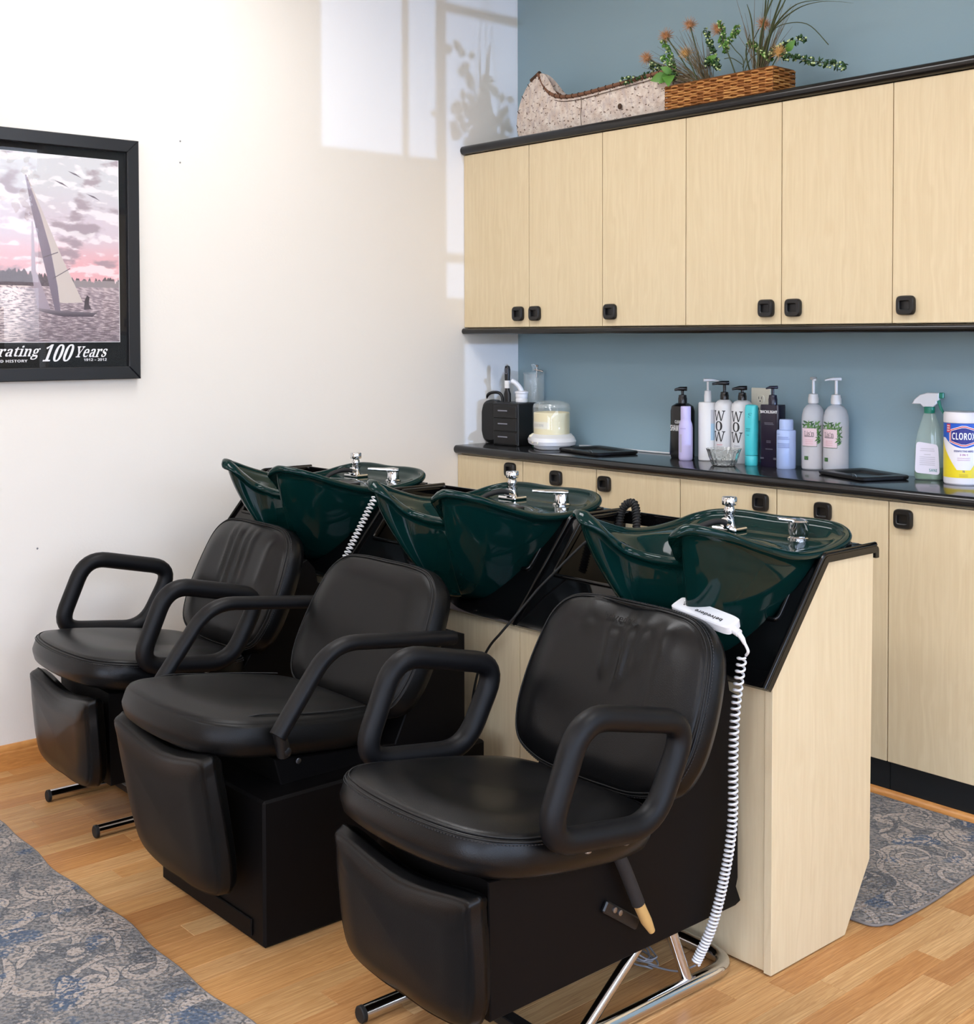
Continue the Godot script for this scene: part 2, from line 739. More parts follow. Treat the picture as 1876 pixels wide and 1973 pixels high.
func room() -> void:
	var g := G.new()
	g.box(Vector3(-0.06, RY / 2, RZ / 2), Vector3(0.12, RY, RZ + 0.24))
	structure("wall_left", g, M.wall_cream, "cream painted wall with the framed poster", "wall")
	g = G.new()
	g.box(Vector3(RX / 2, RY / 2, -0.06), Vector3(RX, RY, 0.12))
	structure("wall_back", g, M.wall_blue, "slate blue painted wall behind the cabinets", "wall")
	g = G.new()
	g.box(Vector3(RX / 2, RY + 0.06, RZ / 2), Vector3(RX + 0.24, 0.12, RZ + 0.24))
	structure("ceiling", g, M.ceiling, "white painted ceiling", "ceiling")
	# the entrance wall: solid door under a transom, a sidelight next to the blue wall
	g = G.new()
	var wb := func(gg: G, z0: float, z1: float, y0: float, y1: float) -> void:
		gg.box(Vector3(RX + 0.06, (y0 + y1) / 2, (z0 + z1) / 2), Vector3(0.12, y1 - y0, z1 - z0))
	wb.call(g, -0.12, 0.46, 2.9, RY)
	wb.call(g, -0.12, 0.02, 0.0, 2.9)
	wb.call(g, 0.02, 0.44, 0.0, 0.95)
	wb.call(g, 0.325, 0.44, 0.95, 1.60)
	wb.call(g, 0.42, 0.475, 1.60, 2.9)
	wb.call(g, 0.44, 1.03, 0.0, 2.165)
	wb.call(g, 0.475, 1.03, 2.87, RY)
	wb.call(g, 1.03, 1.25, 0.0, RY)
	wb.call(g, 1.25, 5.80, 0.0, 0.30)
	wb.call(g, 1.25, 5.80, 2.70, RY)
	wb.call(g, 5.80, RZ + 0.12, 0.0, RY)
	structure("wall_right", g, M.wall_cream, "cream entrance wall with a transom and a sidelight", "wall")
	g = G.new()
	for z in [0.63]:
		g.box(Vector3(RX + 0.04, 2.52, z), Vector3(0.04, 0.72, 0.035))
	for y in [1.765, 2.79]:
		g.box(Vector3(RX + 0.04, y, 0.22), Vector3(0.04, 0.04, 0.40))
	structure("window_1", g, M.frame_black, "dark glazing bars of the entrance transom and sidelight", "window")
	g = G.new()
	for z in [1.275, 2.76, 4.27, 5.775]:
		g.box(Vector3(RX + 0.05, 1.50, z), Vector3(0.06, 2.4, 0.05))
	for y in [0.325, 2.675]:
		g.box(Vector3(RX + 0.05, y, 3.525), Vector3(0.06, 0.05, 4.55))
	var w4 := structure("window_3", g, M.frame_black, "wide dark framed window in the entrance wall", "window")
	g = G.new()
	g.quad(Vector3(RX + 0.05, 0.3, 1.25), Vector3(RX + 0.05, 0.3, 5.8), Vector3(RX + 0.05, 2.7, 5.8), Vector3(RX + 0.05, 2.7, 1.25))
	obj("pane", g, M.pane, w4)
	# an added unseen wall that blocks the low sun from that window, and the lane
	g = G.new()
	g.box(Vector3(RX + 5.0, 1.65, 5.35), Vector3(0.3, 3.7, 8.2))
	structure("wall_added_sun_block", g, M.ceiling, "pale added wall across the lane that blocks the low sun", "wall")
	g = G.new()
	g.box(Vector3(RX + 3.0, -0.25, 3.0), Vector3(5.6, 0.1, 16.0))
	structure("pavement", g, mat("lane", rgb(150, 148, 144), 0.9), "pale concrete lane outside the entrance", "pavement")
	# the shop front behind the camera
	g = G.new()
	var fb := func(gg: G, x0: float, x1: float, y0: float, y1: float) -> void:
		gg.box(Vector3((x0 + x1) / 2, (y0 + y1) / 2, RZ + 0.06), Vector3(x1 - x0, y1 - y0, 0.12))
	fb.call(g, 0.0, RX, 0.0, 0.5)
	fb.call(g, 0.0, RX, 2.65, RY)
	fb.call(g, 0.0, 2.60, 0.5, 2.65)
	fb.call(g, 4.9, RX, 0.5, 2.65)
	structure("wall_front", g, M.wall_cream, "cream shop front wall with a wide window", "wall")
	for w in [[2.60, 4.9]]:
		g = G.new()
		for x in [w[0] + 0.025, (w[0] + w[1]) / 2, w[1] - 0.025]:
			g.box(Vector3(x, 1.575, RZ + 0.05), Vector3(0.05, 2.15, 0.06))
		for y in [0.525, 2.625]:
			g.box(Vector3((w[0] + w[1]) / 2, y, RZ + 0.05), Vector3(w[1] - w[0], 0.05, 0.06))
		var wn := structure("window_2", g, M.frame_black, "wide shop window with a dark frame in the shop front wall", "window")
		g = G.new()
		g.quad(Vector3(w[0], 0.5, RZ + 0.05), Vector3(w[1], 0.5, RZ + 0.05), Vector3(w[1], 2.65, RZ + 0.05), Vector3(w[0], 2.65, RZ + 0.05))
		obj("pane", g, M.pane, wn)
	# oak baseboard: flat board with a stepped cap
	g = G.new()
	var prof := PackedVector2Array([Vector2(0, 0), Vector2(0.014, 0), Vector2(0.014, 0.055), Vector2(0.011, 0.060), Vector2(0.011, 0.066), Vector2(0.008, 0.074), Vector2(0.004, 0.079), Vector2(0, 0.080)])
	g.extrude(prof, 6.03, Transform3D(Basis(), Vector3(0, 0, 0.36)))
	structure("baseboard_left", g, M.oak_trim_x, "oak baseboard with a stepped cap along the cream wall", "baseboard")

func floor_planks() -> void:
	var g := G.new()
	g.box(Vector3(RX / 2, -0.062, RZ / 2), Vector3(RX + 0.24, 0.10, RZ + 0.24))
	var fl := structure("floor", g, M.under, "oak strip floor running out from the blue wall", "floor")
	var W := 0.0667
	var lens := [0.42, 0.52, 0.62, 0.74, 0.86]
	var meshes := []
	for l in lens:
		var q := G.new()
		q.box(Vector3(0, -0.006, l / 2), Vector3(W - 0.0006, 0.012, l - 0.0006), 0.0006)
		meshes.append(q.done())
	var rest := []
	for i in 8:
		rest.append(G.new())
	var rnd := RandomNumberGenerator.new()
	rnd.seed = 99
	var count := 0
	for c in int(RX / W) + 1:
		var z := -rnd.randf() * 0.8
		var x := (c + 0.5) * W
		while z < RZ:
			var k := rnd.randi() % 5
			var l: float = lens[k]
			var tone := rnd.randi() % 8
			var near := x < 2.95 and z + l > 1.36 and z < 2.44 and not (x > 2.45 and z > 1.75)
			var aisle := x > 1.9 and x < 2.95 and z + l > 0.3 and z < 1.5
			if (near or aisle) and count < 300:
				piece("plank", meshes[k], M["oak%d" % tone], fl, Vector3(x, 0, z))
				count += 1
			else:
				rest[tone].box(Vector3(x, -0.006, z + l / 2), Vector3(W - 0.0006, 0.012, l - 0.0006))
			z += l
	for i in 8:
		var o := obj("further_planks", rest[i], M["oak%d" % i], fl)
		o.set_meta("kind", "stuff")

# ------------------------------------------------------------------ cabinets on the blue wall
func pull(parent: Node, at: Vector3) -> void:
	# square black pull with bowed sides and a finger pocket
	var g := G.new()
	var xf := Transform3D(Basis(Vector3(1, 0, 0), Vector3(0, 0, 1), Vector3(0, -1, 0)), at)
	g.loft([[0.0285, 0.0275, 0.0, 4.5], [0.0300, 0.0290, 0.004, 4.5], [0.0295, 0.0285, 0.012, 4.5], [0.0265, 0.0255, 0.0165, 4.5], [0.0185, 0.0150, 0.0165, 6.0], [0.0165, 0.0130, 0.0150, 6.0], [0.0155, 0.0120, 0.0050, 6.0]], 40, xf)
	var o := obj("pull", g, M.black_plastic, parent)
	o.set_meta("label", "square black pull with a finger pocket")

func wall_cabinets() -> void:
	var U := 0.3955
	# wall units: first and last door x, doors as [x index, pull x]
	var units := [[0, 2, [0.339, 0.435], "maple wall cabinet with two doors beside the cream wall"], [2, 1, [0.836], "maple wall cabinet with one door under the birch bark canoe's end"], [3, 2, [1.528, 1.632], "maple wall cabinet with two doors under the wicker basket"], [5, 2, [2.026, 2.72], "maple wall cabinet with the pull above the spray bottle"], [7, 2, [3.10, 3.20], "maple wall cabinet furthest from the cream wall"]]
	for un in units:
		var x0: float = un[0] * U + 0.001
		var x1: float = (un[0] + un[1]) * U - 0.001
		var t := thing("wall_cabinet", un[3], "cabinet", Vector3(x0, 1.414, 0.0), 0.0, "maple wall cabinets")
		var g := G.new()
		g.box(Vector3((x1 - x0) / 2, 0.358, 0.144), Vector3(x1 - x0, 0.716, 0.284))
		obj("carcass", g, M.maple, t)
		for k in un[1]:
			g = G.new()
			g.box(Vector3(U * (k + 0.5) - 0.001, 0.358, 0.2965), Vector3(U - 0.003, 0.713, 0.018), 0.001)
			var d := obj("door", g, M.maple, t)
			pull(d, Vector3(un[2][k] - x0, 1.468 - 1.414, 0.3055))
	# black bullnosed boards above and below, full length
	for b in [[2.131, 2.167, "black bullnosed top board running over the wall cabinets"], [1.388, 1.412, "thin black bullnosed board under the wall cabinets"]]:
		var g := G.new()
		var h: float = b[1] - b[0]
		var p := PackedVector2Array([Vector2(0.002, 0), Vector2(0.308, 0)])
		for k in 9:
			var a := -PI / 2 + PI * k / 8.0
			p.append(Vector2(0.308 + cos(a) * h * 0.5, h * 0.5 + sin(a) * h * 0.5))
		p.append(Vector2(0.002, h))
		g.extrude(p, 9 * U, Transform3D(TO_ZY, Vector3(0.001, b[0], 0)), 0.0, 0.7)
		var o := obj("cabinet_board", g, M.black_edge)
		tag(o, b[2], "board")
	# base units
	var B := 0.3987
	var base := [[0, 1, [[0.333, 0.85]], "maple base cabinet with one door beside the cream wall"], [1, 2, [[0.592, 0.839], [0.844, 0.839]], "maple base cabinet with two doors under the wax warmer"], [3, 2, [[1.537, 0.84], [1.771, 0.835]], "maple base cabinet with two doors under the row of bottles"], [5, 2, [[2.045, 0.841], [2.74, 0.84]], "maple base cabinet under the spray bottle and wipes"], [7, 2, [[3.12, 0.84], [3.26, 0.84]], "maple base cabinet furthest from the cream wall"]]
	for un in base:
		var x0: float = un[0] * B + 0.001
		var x1: float = (un[0] + un[1]) * B - 0.001
		var t := thing("base_cabinet", un[3], "cabinet", Vector3(x0, 0.0, 0.0), 0.0, "maple base cabinets")
		var g := G.new()
		g.box(Vector3((x1 - x0) / 2, 0.502, 0.162), Vector3(x1 - x0, 0.784, 0.32))
		obj("carcass", g, M.maple, t)
		g = G.new()
		g.box(Vector3((x1 - x0) / 2, 0.055, 0.316), Vector3(x1 - x0, 0.11, 0.018))
		obj("toe_kick", g, M.kick, t)
		for k in un[1]:
			g = G.new()
			g.box(Vector3(B * (k + 0.5) - 0.001, 0.4995, 0.334), Vector3(B - 0.004, 0.777, 0.02), 0.001)
			var d := obj("door", g, M.maple, t)
			pull(d, Vector3(un[2][k][0] - x0, un[2][k][1], 0.344))
	# worktop
	var g := G.new()
	var p := PackedVector2Array([Vector2(0.001, 0), Vector2(0.350, 0)])
	for k in 9:
		var a := -PI / 2 + PI * k / 8.0
		p.append(Vector2(0.350 + cos(a) * 0.0155, 0.0165 + sin(a) * 0.0165))
	p.append(Vector2(0.001, 0.033))
	g.extrude(p, 9 * B, Transform3D(TO_ZY, Vector3(0.001, 0.8945, 0)), 0.0, 0.7)
	var o := obj("worktop", g, M.black_laminate)
	tag(o, "long black laminate worktop with a bullnosed edge on the base cabinets", "worktop")
	# oak quarter round at the toe kick
	g = G.new()
	var q := PackedVector2Array([Vector2(0, 0)])
	for k in 7:
		var a := PI / 2 * k / 6.0
		q.append(Vector2(cos(a) * 0.02, sin(a) * 0.022))
	g.extrude(q, 9 * B, Transform3D(TO_ZY, Vector3(0.0, 0.0, 0.326)), 0.0, 0.6)
	structure("trim_1", g, M.oak_trim_x, "oak quarter round along the black toe kick", "trim")

# ------------------------------------------------------------------ the backwash station
const MODS := [-0.005, 0.795, 1.595, 2.395]
const BOWL_X := [0.541, 1.341, 2.141]

func shampoo_station() -> void:
	var t := thing("shampoo_station", "maple backwash island with a glossy black slanted top for three bowls", "cabinet")
	var g := G.new()
	# end panel with a cut-off front and a kicked-in heel
	var prof := PackedVector2Array([Vector2(1.468, 0.004), Vector2(1.466, 0.640), Vector2(1.268, 0.874), Vector2(1.078, 0.874), Vector2(1.086, 0.153), Vector2(1.187, 0.004)])
	g.extrude(prof, 0.02, Transform3D(TO_ZY, Vector3(2.375, 0, 0)), 0.0008)
	obj("end_panel", g, M.maple, t)
	g = G.new()
	g.extrude(prof, 0.02, Transform3D(TO_ZY, Vector3(0.016, 0, 0)), 0.0008)
	obj("end_panel", g, M.maple, t)
	for k in 3:
		g = G.new()
		var x0: float = maxf(MODS[k], 0.037) + 0.001
		var x1: float = minf(MODS[k + 1], 2.374) - 0.001
		g.box(Vector3((x0 + x1) / 2, 0.313, 1.455), Vector3(x1 - x0, 0.615, 0.016), 0.0008)
		obj("front_panel", g, M.maple, t)
	g = G.new()
	g.box(Vector3(1.205, 0.51, 1.10), Vector3(2.336, 0.70, 0.016))
	obj("rear_panel", g, M.maple, t)
	g = G.new()
	g.box(Vector3(1.205, 0.004, 1.33), Vector3(2.33, 0.006, 0.24))
	obj("plinth", g, M.seam, t)
	# black moulded top, one section for each bowl: side rails, apron below the well, ledge behind it, the well itself
	var top := rounded([Vector3(1.062, 0.860, 0), Vector3(1.062, 0.888, 0), Vector3(1.277, 0.888, 0), Vector3(1.492, 0.630, 0)], 0.012, 4, false)
	var tz := PackedVector2Array()
	for p in top:
		tz.append(Vector2(p.x, p.y))
	tz.append(Vector2(1.481, 0.622))
	tz.append(Vector2(1.472, 0.630))
	tz.append(Vector2(1.267, 0.873))
	tz.append(Vector2(1.075, 0.873))
	tz.append(Vector2(1.075, 0.860))
	var slope := func(y: float) -> float: return 1.277 + (0.888 - y) * (1.492 - 1.277) / (0.888 - 0.630)
	var apron := PackedVector2Array([Vector2(slope.call(0.752), 0.752), Vector2(slope.call(0.745) + 0.0, 0.745), Vector2(1.492, 0.630), Vector2(1.481, 0.622), Vector2(1.472, 0.630), Vector2(slope.call(0.752) - 0.018, 0.748)])
	var ledge := PackedVector2Array([Vector2(1.062, 0.860), Vector2(1.062, 0.881), Vector2(1.069, 0.888), Vector2(1.098, 0.888), Vector2(1.098, 0.873), Vector2(1.075, 0.873), Vector2(1.075, 0.860)])
	for k in 3:
		var x0: float = MODS[k] + (0.008 if k == 0 else 0.0005)
		var x1: float = MODS[k + 1] - 0.0005 + (0.006 if k == 2 else 0.0)
		var l: float = MODS[k] + 0.048
		var r: float = MODS[k + 1] - 0.044
		g = G.new()
		g.extrude(tz, l - x0, Transform3D(TO_ZY, Vector3(x0, 0, 0)), 0.0, 0.7)
		g.extrude(tz, x1 - r, Transform3D(TO_ZY, Vector3(r, 0, 0)), 0.0, 0.7)
		g.extrude(apron, r - l, Transform3D(TO_ZY, Vector3(l, 0, 0)), 0.0, 0.7)
		g.extrude(ledge, r - l, Transform3D(TO_ZY, Vector3(l, 0, 0)), 0.0, 0.7)
		var sec := obj("moulded_top", g, M.gloss_black, t)
		# rolled lips: round the well and along the section's outer edges
		g = G.new()
		var za: float = slope.call(0.752)
		g.tube(rounded([Vector3(l, 0.890, 1.10), Vector3(l, 0.890, 1.279), Vector3(l, 0.754, za), Vector3(r, 0.754, za), Vector3(r, 0.890, 1.279), Vector3(r, 0.890, 1.10)], 0.014, 4, true), 0.0055, 8, true)
		for e in ([x0 + 0.006, x1 - 0.006] if k == 2 else [x0 + 0.006]):
			g.tube(rounded([Vector3(e, 0.891, 1.07), Vector3(e, 0.891, 1.281), Vector3(e, 0.630, 1.496)], 0.012, 4, false), 0.0065, 8)
		obj("rolled_lip", g, M.gloss_black, sec)
		g = G.new()
		for w in [l - 0.002, r + 0.002]:
			g.extrude(PackedVector2Array([Vector2(1.10, 0.874), Vector2(1.27, 0.874), Vector2(1.38, 0.748), Vector2(1.37, 0.60), Vector2(1.10, 0.60)]), 0.004, Transform3D(TO_ZY, Vector3(w - 0.002, 0, 0)))
		g.box(Vector3((l + r) / 2, 0.602, 1.235), Vector3(r - l, 0.006, 0.27))
		g.box(Vector3((l + r) / 2, 0.75, 1.102), Vector3(r - l, 0.29, 0.006))
		obj("well", g, M.gloss_black, sec)

func bowl_shape() -> G:
	# rim half: x, z from the bowl's back, y from its lip
	var half := [Vector3(0.0, 0.033, 0.0), Vector3(0.10, 0.036, 0.0), Vector3(0.175, 0.032, 0.008), Vector3(0.220, 0.020, 0.045), Vector3(0.233, 0.006, 0.11), Vector3(0.236, 0.0, 0.20), Vector3(0.236, 0.008, 0.30), Vector3(0.228, 0.036, 0.40), Vector3(0.210, 0.066, 0.485), Vector3(0.175, 0.082, 0.540), Vector3(0.138, 0.083, 0.556), Vector3(0.116, 0.066, 0.540), Vector3(0.104, 0.036, 0.510), Vector3(0.085, 0.004, 0.475), Vector3(0.045, -0.010, 0.455), Vector3(0.0, -0.013, 0.450)]
	var loop := []
	for p in half:
		loop.append(p)
	for i in range(half.size() - 2, 0, -1):
		loop.append(Vector3(-half[i].x, half[i].y, half[i].z))
	var rim := spline(loop, 5, true)
	var n := rim.size()
	var C := Vector3(0, 0, 0.265)
	var out := PackedVector3Array()
	for i in n:
		var t := (rim[(i + 1) % n] - rim[(i - 1 + n) % n])
		t.y = 0
		t = t.normalized()
		var o := Vector3(t.z, 0, -t.x)
		if o.dot(rim[i] - Vector3(0, 0, 0.28)) < 0 and absf(rim[i].x) > 0.16:
			o = -o
		out.append(o)
	# make the outward side agree all the way round
	if out[0].z > 0:
		for i in n:
			out[i] = -out[i]
	for i in range(1, n):
		if out[i].dot(out[i - 1]) < 0:
			out[i] = -out[i]
	var rows := []
	var deep := -0.225
	# outer wall, from the foot up
	for k in 15:
		var s := k / 14.0
		var row := PackedVector3Array()
		for i in n:
			var p := rim[i]
			var a := atan2(p.x, p.z - 0.27)
			var foot := Vector3(sin(a) * 0.115, deep, 0.27 + cos(a) * 0.12 + 0.02)
			var e := 1.0 - pow(1.0 - s, 1.4)
			var edge := p - out[i] * 0.006 + Vector3(0, -0.014, 0)
			var q := foot.lerp(edge, e)
			q.y = lerpf(deep, edge.y, pow(s, 1.08))
			row.append(q)
		rows.append(row)
	var bottom := PackedVector3Array()
	for i in n:
		bottom.append(Vector3(0, deep, 0.29))
	rows.push_front(bottom)
	# rolled rim
	for k in 9:
		var a := -0.9 + (PI + 1.2) * k / 8.0
		var row := PackedVector3Array()
		for i in n:
			var wide := 1.0 + 1.1 * smoothstep(0.46, 0.50, rim[i].z) * (1.0 - smoothstep(0.13, 0.16, absf(rim[i].x)))
			row.append(rim[i] + out[i] * (cos(a) * 0.011 * wide) + Vector3(0, sin(a) * 0.011 - 0.003 - (0.012 * (wide - 1.0) * maxf(0.0, cos(a))), 0))
		rows.append(row)
	# inside: wall, shelf at the back, basin
	for k in range(1, 25):
		var s := 1.0 - k / 24.0
		var row := PackedVector3Array()
		for i in n:
			var p := rim[i] - out[i] * 0.012
			var q := Vector3(0, 0, 0.31).lerp(Vector3(p.x, 0, p.z), s)
			var e := Vector2(q.x / 0.205, (q.z - 0.335) / (0.185 if q.z < 0.335 else 0.15)).length()
			var basin := -0.185 * (1.0 - smoothstep(0.35, 1.0, e)) + 0.002
			var wall := lerpf(basin, p.y - 0.004, smoothstep(0.86, 1.0, s))
			row.append(Vector3(q.x, wall, q.z))
		rows.append(row)
	var g := G.new()
	g.grid(rows, true)
	return g

func bowls() -> void:
	var mesh := bowl_shape().done()
	var says := ["dark green shampoo bowl beside the cream wall", "dark green shampoo bowl between the two other bowls", "dark green shampoo bowl beside the maple end panel"]
	for k in 3:
		var t := thing("shampoo_bowl", says[k], "sink", Vector3(BOWL_X[k], 0.895, 1.098), 0.035, "dark green shampoo bowls")
		piece("basin", mesh, M.green_enamel, t, Vector3.ZERO)
		var g := G.new()
		g.box(Vector3(0, -0.10, 0.20), Vector3(0.10, 0.20, 0.16), 0.004)
		g.box(Vector3(0, -0.01, 0.015), Vector3(0.30, 0.016, 0.05), 0.003)
		obj("mounting_bracket", g, M.black_plastic, t)
		# vacuum breaker on a square plate
		var fx := -0.088
		var fz := 0.078
		g = G.new()
		g.box(Vector3(fx, 0.0065, fz), Vector3(0.074, 0.009, 0.052), 0.003)
		var fa := obj("faucet", g, M.chrome, t)
		g = G.new()
		g.lathe([Vector2(0.022, 0.004), Vector2(0.016, 0.016), Vector2(0.013, 0.03)], 20, Transform3D(Basis(), Vector3(fx, 0, fz)))
		g.loft([[0.0150, 0.0150, 0.030], [0.0150, 0.0150, 0.040]], 6, Transform3D(Basis(), Vector3(fx, 0, fz)))
		g.lathe([Vector2(0.0125, 0.040), Vector2(0.0145, 0.050), Vector2(0.0125, 0.058), Vector2(0.0105, 0.063), Vector2(0.012, 0.065)], 20, Transform3D(Basis(), Vector3(fx, 0, fz)))
		obj("spout_body", g, M.chrome, fa)
		g = G.new()
		g.lathe([Vector2(0.0, 0.065), Vector2(0.0185, 0.065), Vector2(0.0190, 0.068), Vector2(0.0190, 0.082), Vector2(0.0175, 0.0845), Vector2(0.0, 0.0855)], 24, Transform3D(Basis(), Vector3(fx, 0, fz)))
		obj("spout_cap", g, M.chrome, fa)
		# spray hose looping into the basin
		g = G.new()
		g.tube(spline([Vector3(fx + 0.002, 0.018, fz + 0.010), Vector3(fx - 0.002, 0.026, fz + 0.032), Vector3(fx - 0.014, 0.024, fz + 0.062), Vector3(fx - 0.030, 0.006, fz + 0.098), Vector3(fx - 0.034, -0.05, fz + 0.130), Vector3(fx - 0.01, -0.14, fz + 0.17)], 6), 0.0075, 10)
		obj("hose", g, M.rubber, fa)
		g = G.new()
		g.tube(v3([Vector3(fx + 0.001, 0.020, fz + 0.008), Vector3(fx + 0.001, 0.024, fz + 0.024)]), 0.012, 14)
		obj("hose_collar", g, M.chrome, fa)
		# mixer
		var hx := 0.105
		var hz := 0.070
		g = G.new()
		g.lathe([Vector2(0.026, 0.0), Vector2(0.026, 0.005), Vector2(0.021, 0.008), Vector2(0.019, 0.030 if k < 2 else 0.016), Vector2(0.016, 0.038 if k < 2 else 0.020), Vector2(0.0, 0.040 if k < 2 else 0.021)], 24, Transform3D(Basis(), Vector3(hx, 0, hz)))
		var mx := obj("mixer", g, M.chrome, t)
		g = G.new()
		if k < 2:
			# lever lying forward to the user's side
			var lx := Transform3D(Basis(Vector3(0, 1, 0), -0.72), Vector3(hx, 0.038, hz))
			g.loft([[0.0, 0.0, -0.022, 2.5], [0.012, 0.007, -0.018, 2.5], [0.019, 0.009, 0.0, 2.5], [0.014, 0.006, 0.035, 2.5], [0.012, 0.005, 0.07, 2.5], [0.009, 0.004, 0.084, 2.5], [0.0, 0.0, 0.086, 2.5]], 18, lx * Transform3D(Basis(Vector3(1, 0, 0), PI / 2 - 0.06), Vector3.ZERO))
		else:
			var lx := Transform3D(Basis(Vector3(0, 1, 0), -0.72), Vector3(hx, 0.013, hz))
			g.loft([[0.021, 0.021, -0.004, 2.4], [0.0235, 0.0235, 0.006, 2.6], [0.026, 0.0225, 0.022, 2.8], [0.028, 0.020, 0.031, 3.0], [0.026, 0.017, 0.035, 3.0], [0.0, 0.0, 0.037, 3.0]], 24, lx)
			g.loft([[0.0, 0.0, 0.0, 3.0], [0.011, 0.0045, 0.001, 3.0], [0.013, 0.005, 0.03, 3.0], [0.010, 0.004, 0.05, 3.0], [0.0, 0.0, 0.051, 3.0]], 18, lx * Transform3D(Basis(Vector3(1, 0, 0), PI / 2 - 0.12), Vector3(0, 0.031, 0.0)))
		obj("lever", g, M.chrome, mx)

# ------------------------------------------------------------------ chairs
func seat_outline() -> PackedVector2Array:
	var h := [Vector2(0, 0.287), Vector2(0.11, 0.278), Vector2(0.20, 0.250), Vector2(0.255, 0.190), Vector2(0.271, 0.10), Vector2(0.270, 0.0), Vector2(0.258, -0.11), Vector2(0.228, -0.20), Vector2(0.18, -0.245), Vector2(0.09, -0.258), Vector2(0, -0.26)]
	return mirrored(h)

func mirrored(h: Array) -> PackedVector2Array:
	var p := []
	for a in h:
		p.append(a)
	for i in range(h.size() - 2, 0, -1):
		p.append(Vector2(-h[i].x, h[i].y))
	return spline2(p, 6)

func pad_rows(t: float, crown: float, dish: float, roll: float) -> Array:
	# from the middle of the underside over the edge to the middle of the top
	var r := [[0.0, 0.0, -t], [0.80, 0.0, -t], [1.0, 0.026, -t + 0.004], [1.0, 0.010, -t + 0.014], [1.0, 0.002, -t + 0.032], [1.0, 0.0, -t * 0.55], [1.0, 0.003, -roll], [1.0, 0.007, -roll * 0.55], [1.0, 0.0125, -roll * 0.30], [1.0, 0.016, -roll * 0.34], [1.0, 0.0185, -roll * 0.22]]
	for k in range(1, 25):
		var s := k / 24.0
		var h := crown * sin(minf(s * 3.2, 1.0) * PI / 2) - dish * smoothstep(0.25, 1.0, s)
		r.append([1.0 - s, 0.0185 * (1.0 - s), -roll * 0.22 + h])
	return r

func ring(outline: PackedVector2Array, inset: float, h: float, xf: Transform3D, bend: Variant = null) -> PackedVector3Array:
	var c := Vector2.ZERO
	for p in outline:
		c += p / outline.size()
	var out := PackedVector3Array()
	for p in outline:
		var q := p - (p - c).normalized() * inset
		var w := Vector3(q.x, q.y, h)
		out.append(xf * (bend.call(w) if bend != null else w))
	return out

func dashes(g: G, path: PackedVector3Array, step: float, r: float) -> void:
	# stitches along a closed path
	var n := path.size()
	var acc := 0.0
	for i in n:
		var a := path[i]
		var b := path[(i + 1) % n]
		var l := a.distance_to(b)
		var d := (b - a) / l
		var t := step - acc if acc > 0 else 0.0
		while t < l:
			g.box(a + d * t, Vector3(r * 2, r * 2, step * 0.6), 0.0, Transform3D(Basis.looking_at(d, Vector3.UP if absf(d.y) < 0.95 else Vector3.RIGHT), a + d * t) * Transform3D(Basis(), -(a + d * t)))
			t += step
		acc = fposmod(acc + l, step)

func wrinkles(list: Array) -> Callable:
	return func(w: Vector3) -> Vector3:
		if w.z < -0.02:
			return w
		var h := 0.0
		for k in list:
			# [x at the top, slant, width, height, v from, v to]
			var x: float = w.x - (k[0] + k[1] * (0.40 - w.y))
			var f := smoothstep(k[4], k[4] + 0.05, w.y) * (1.0 - smoothstep(k[5] - 0.04, k[5], w.y))
			h += 1.5 * k[3] * exp(-x * x / (k[2] * k[2])) * f
		return w + Vector3(0, 0, h)

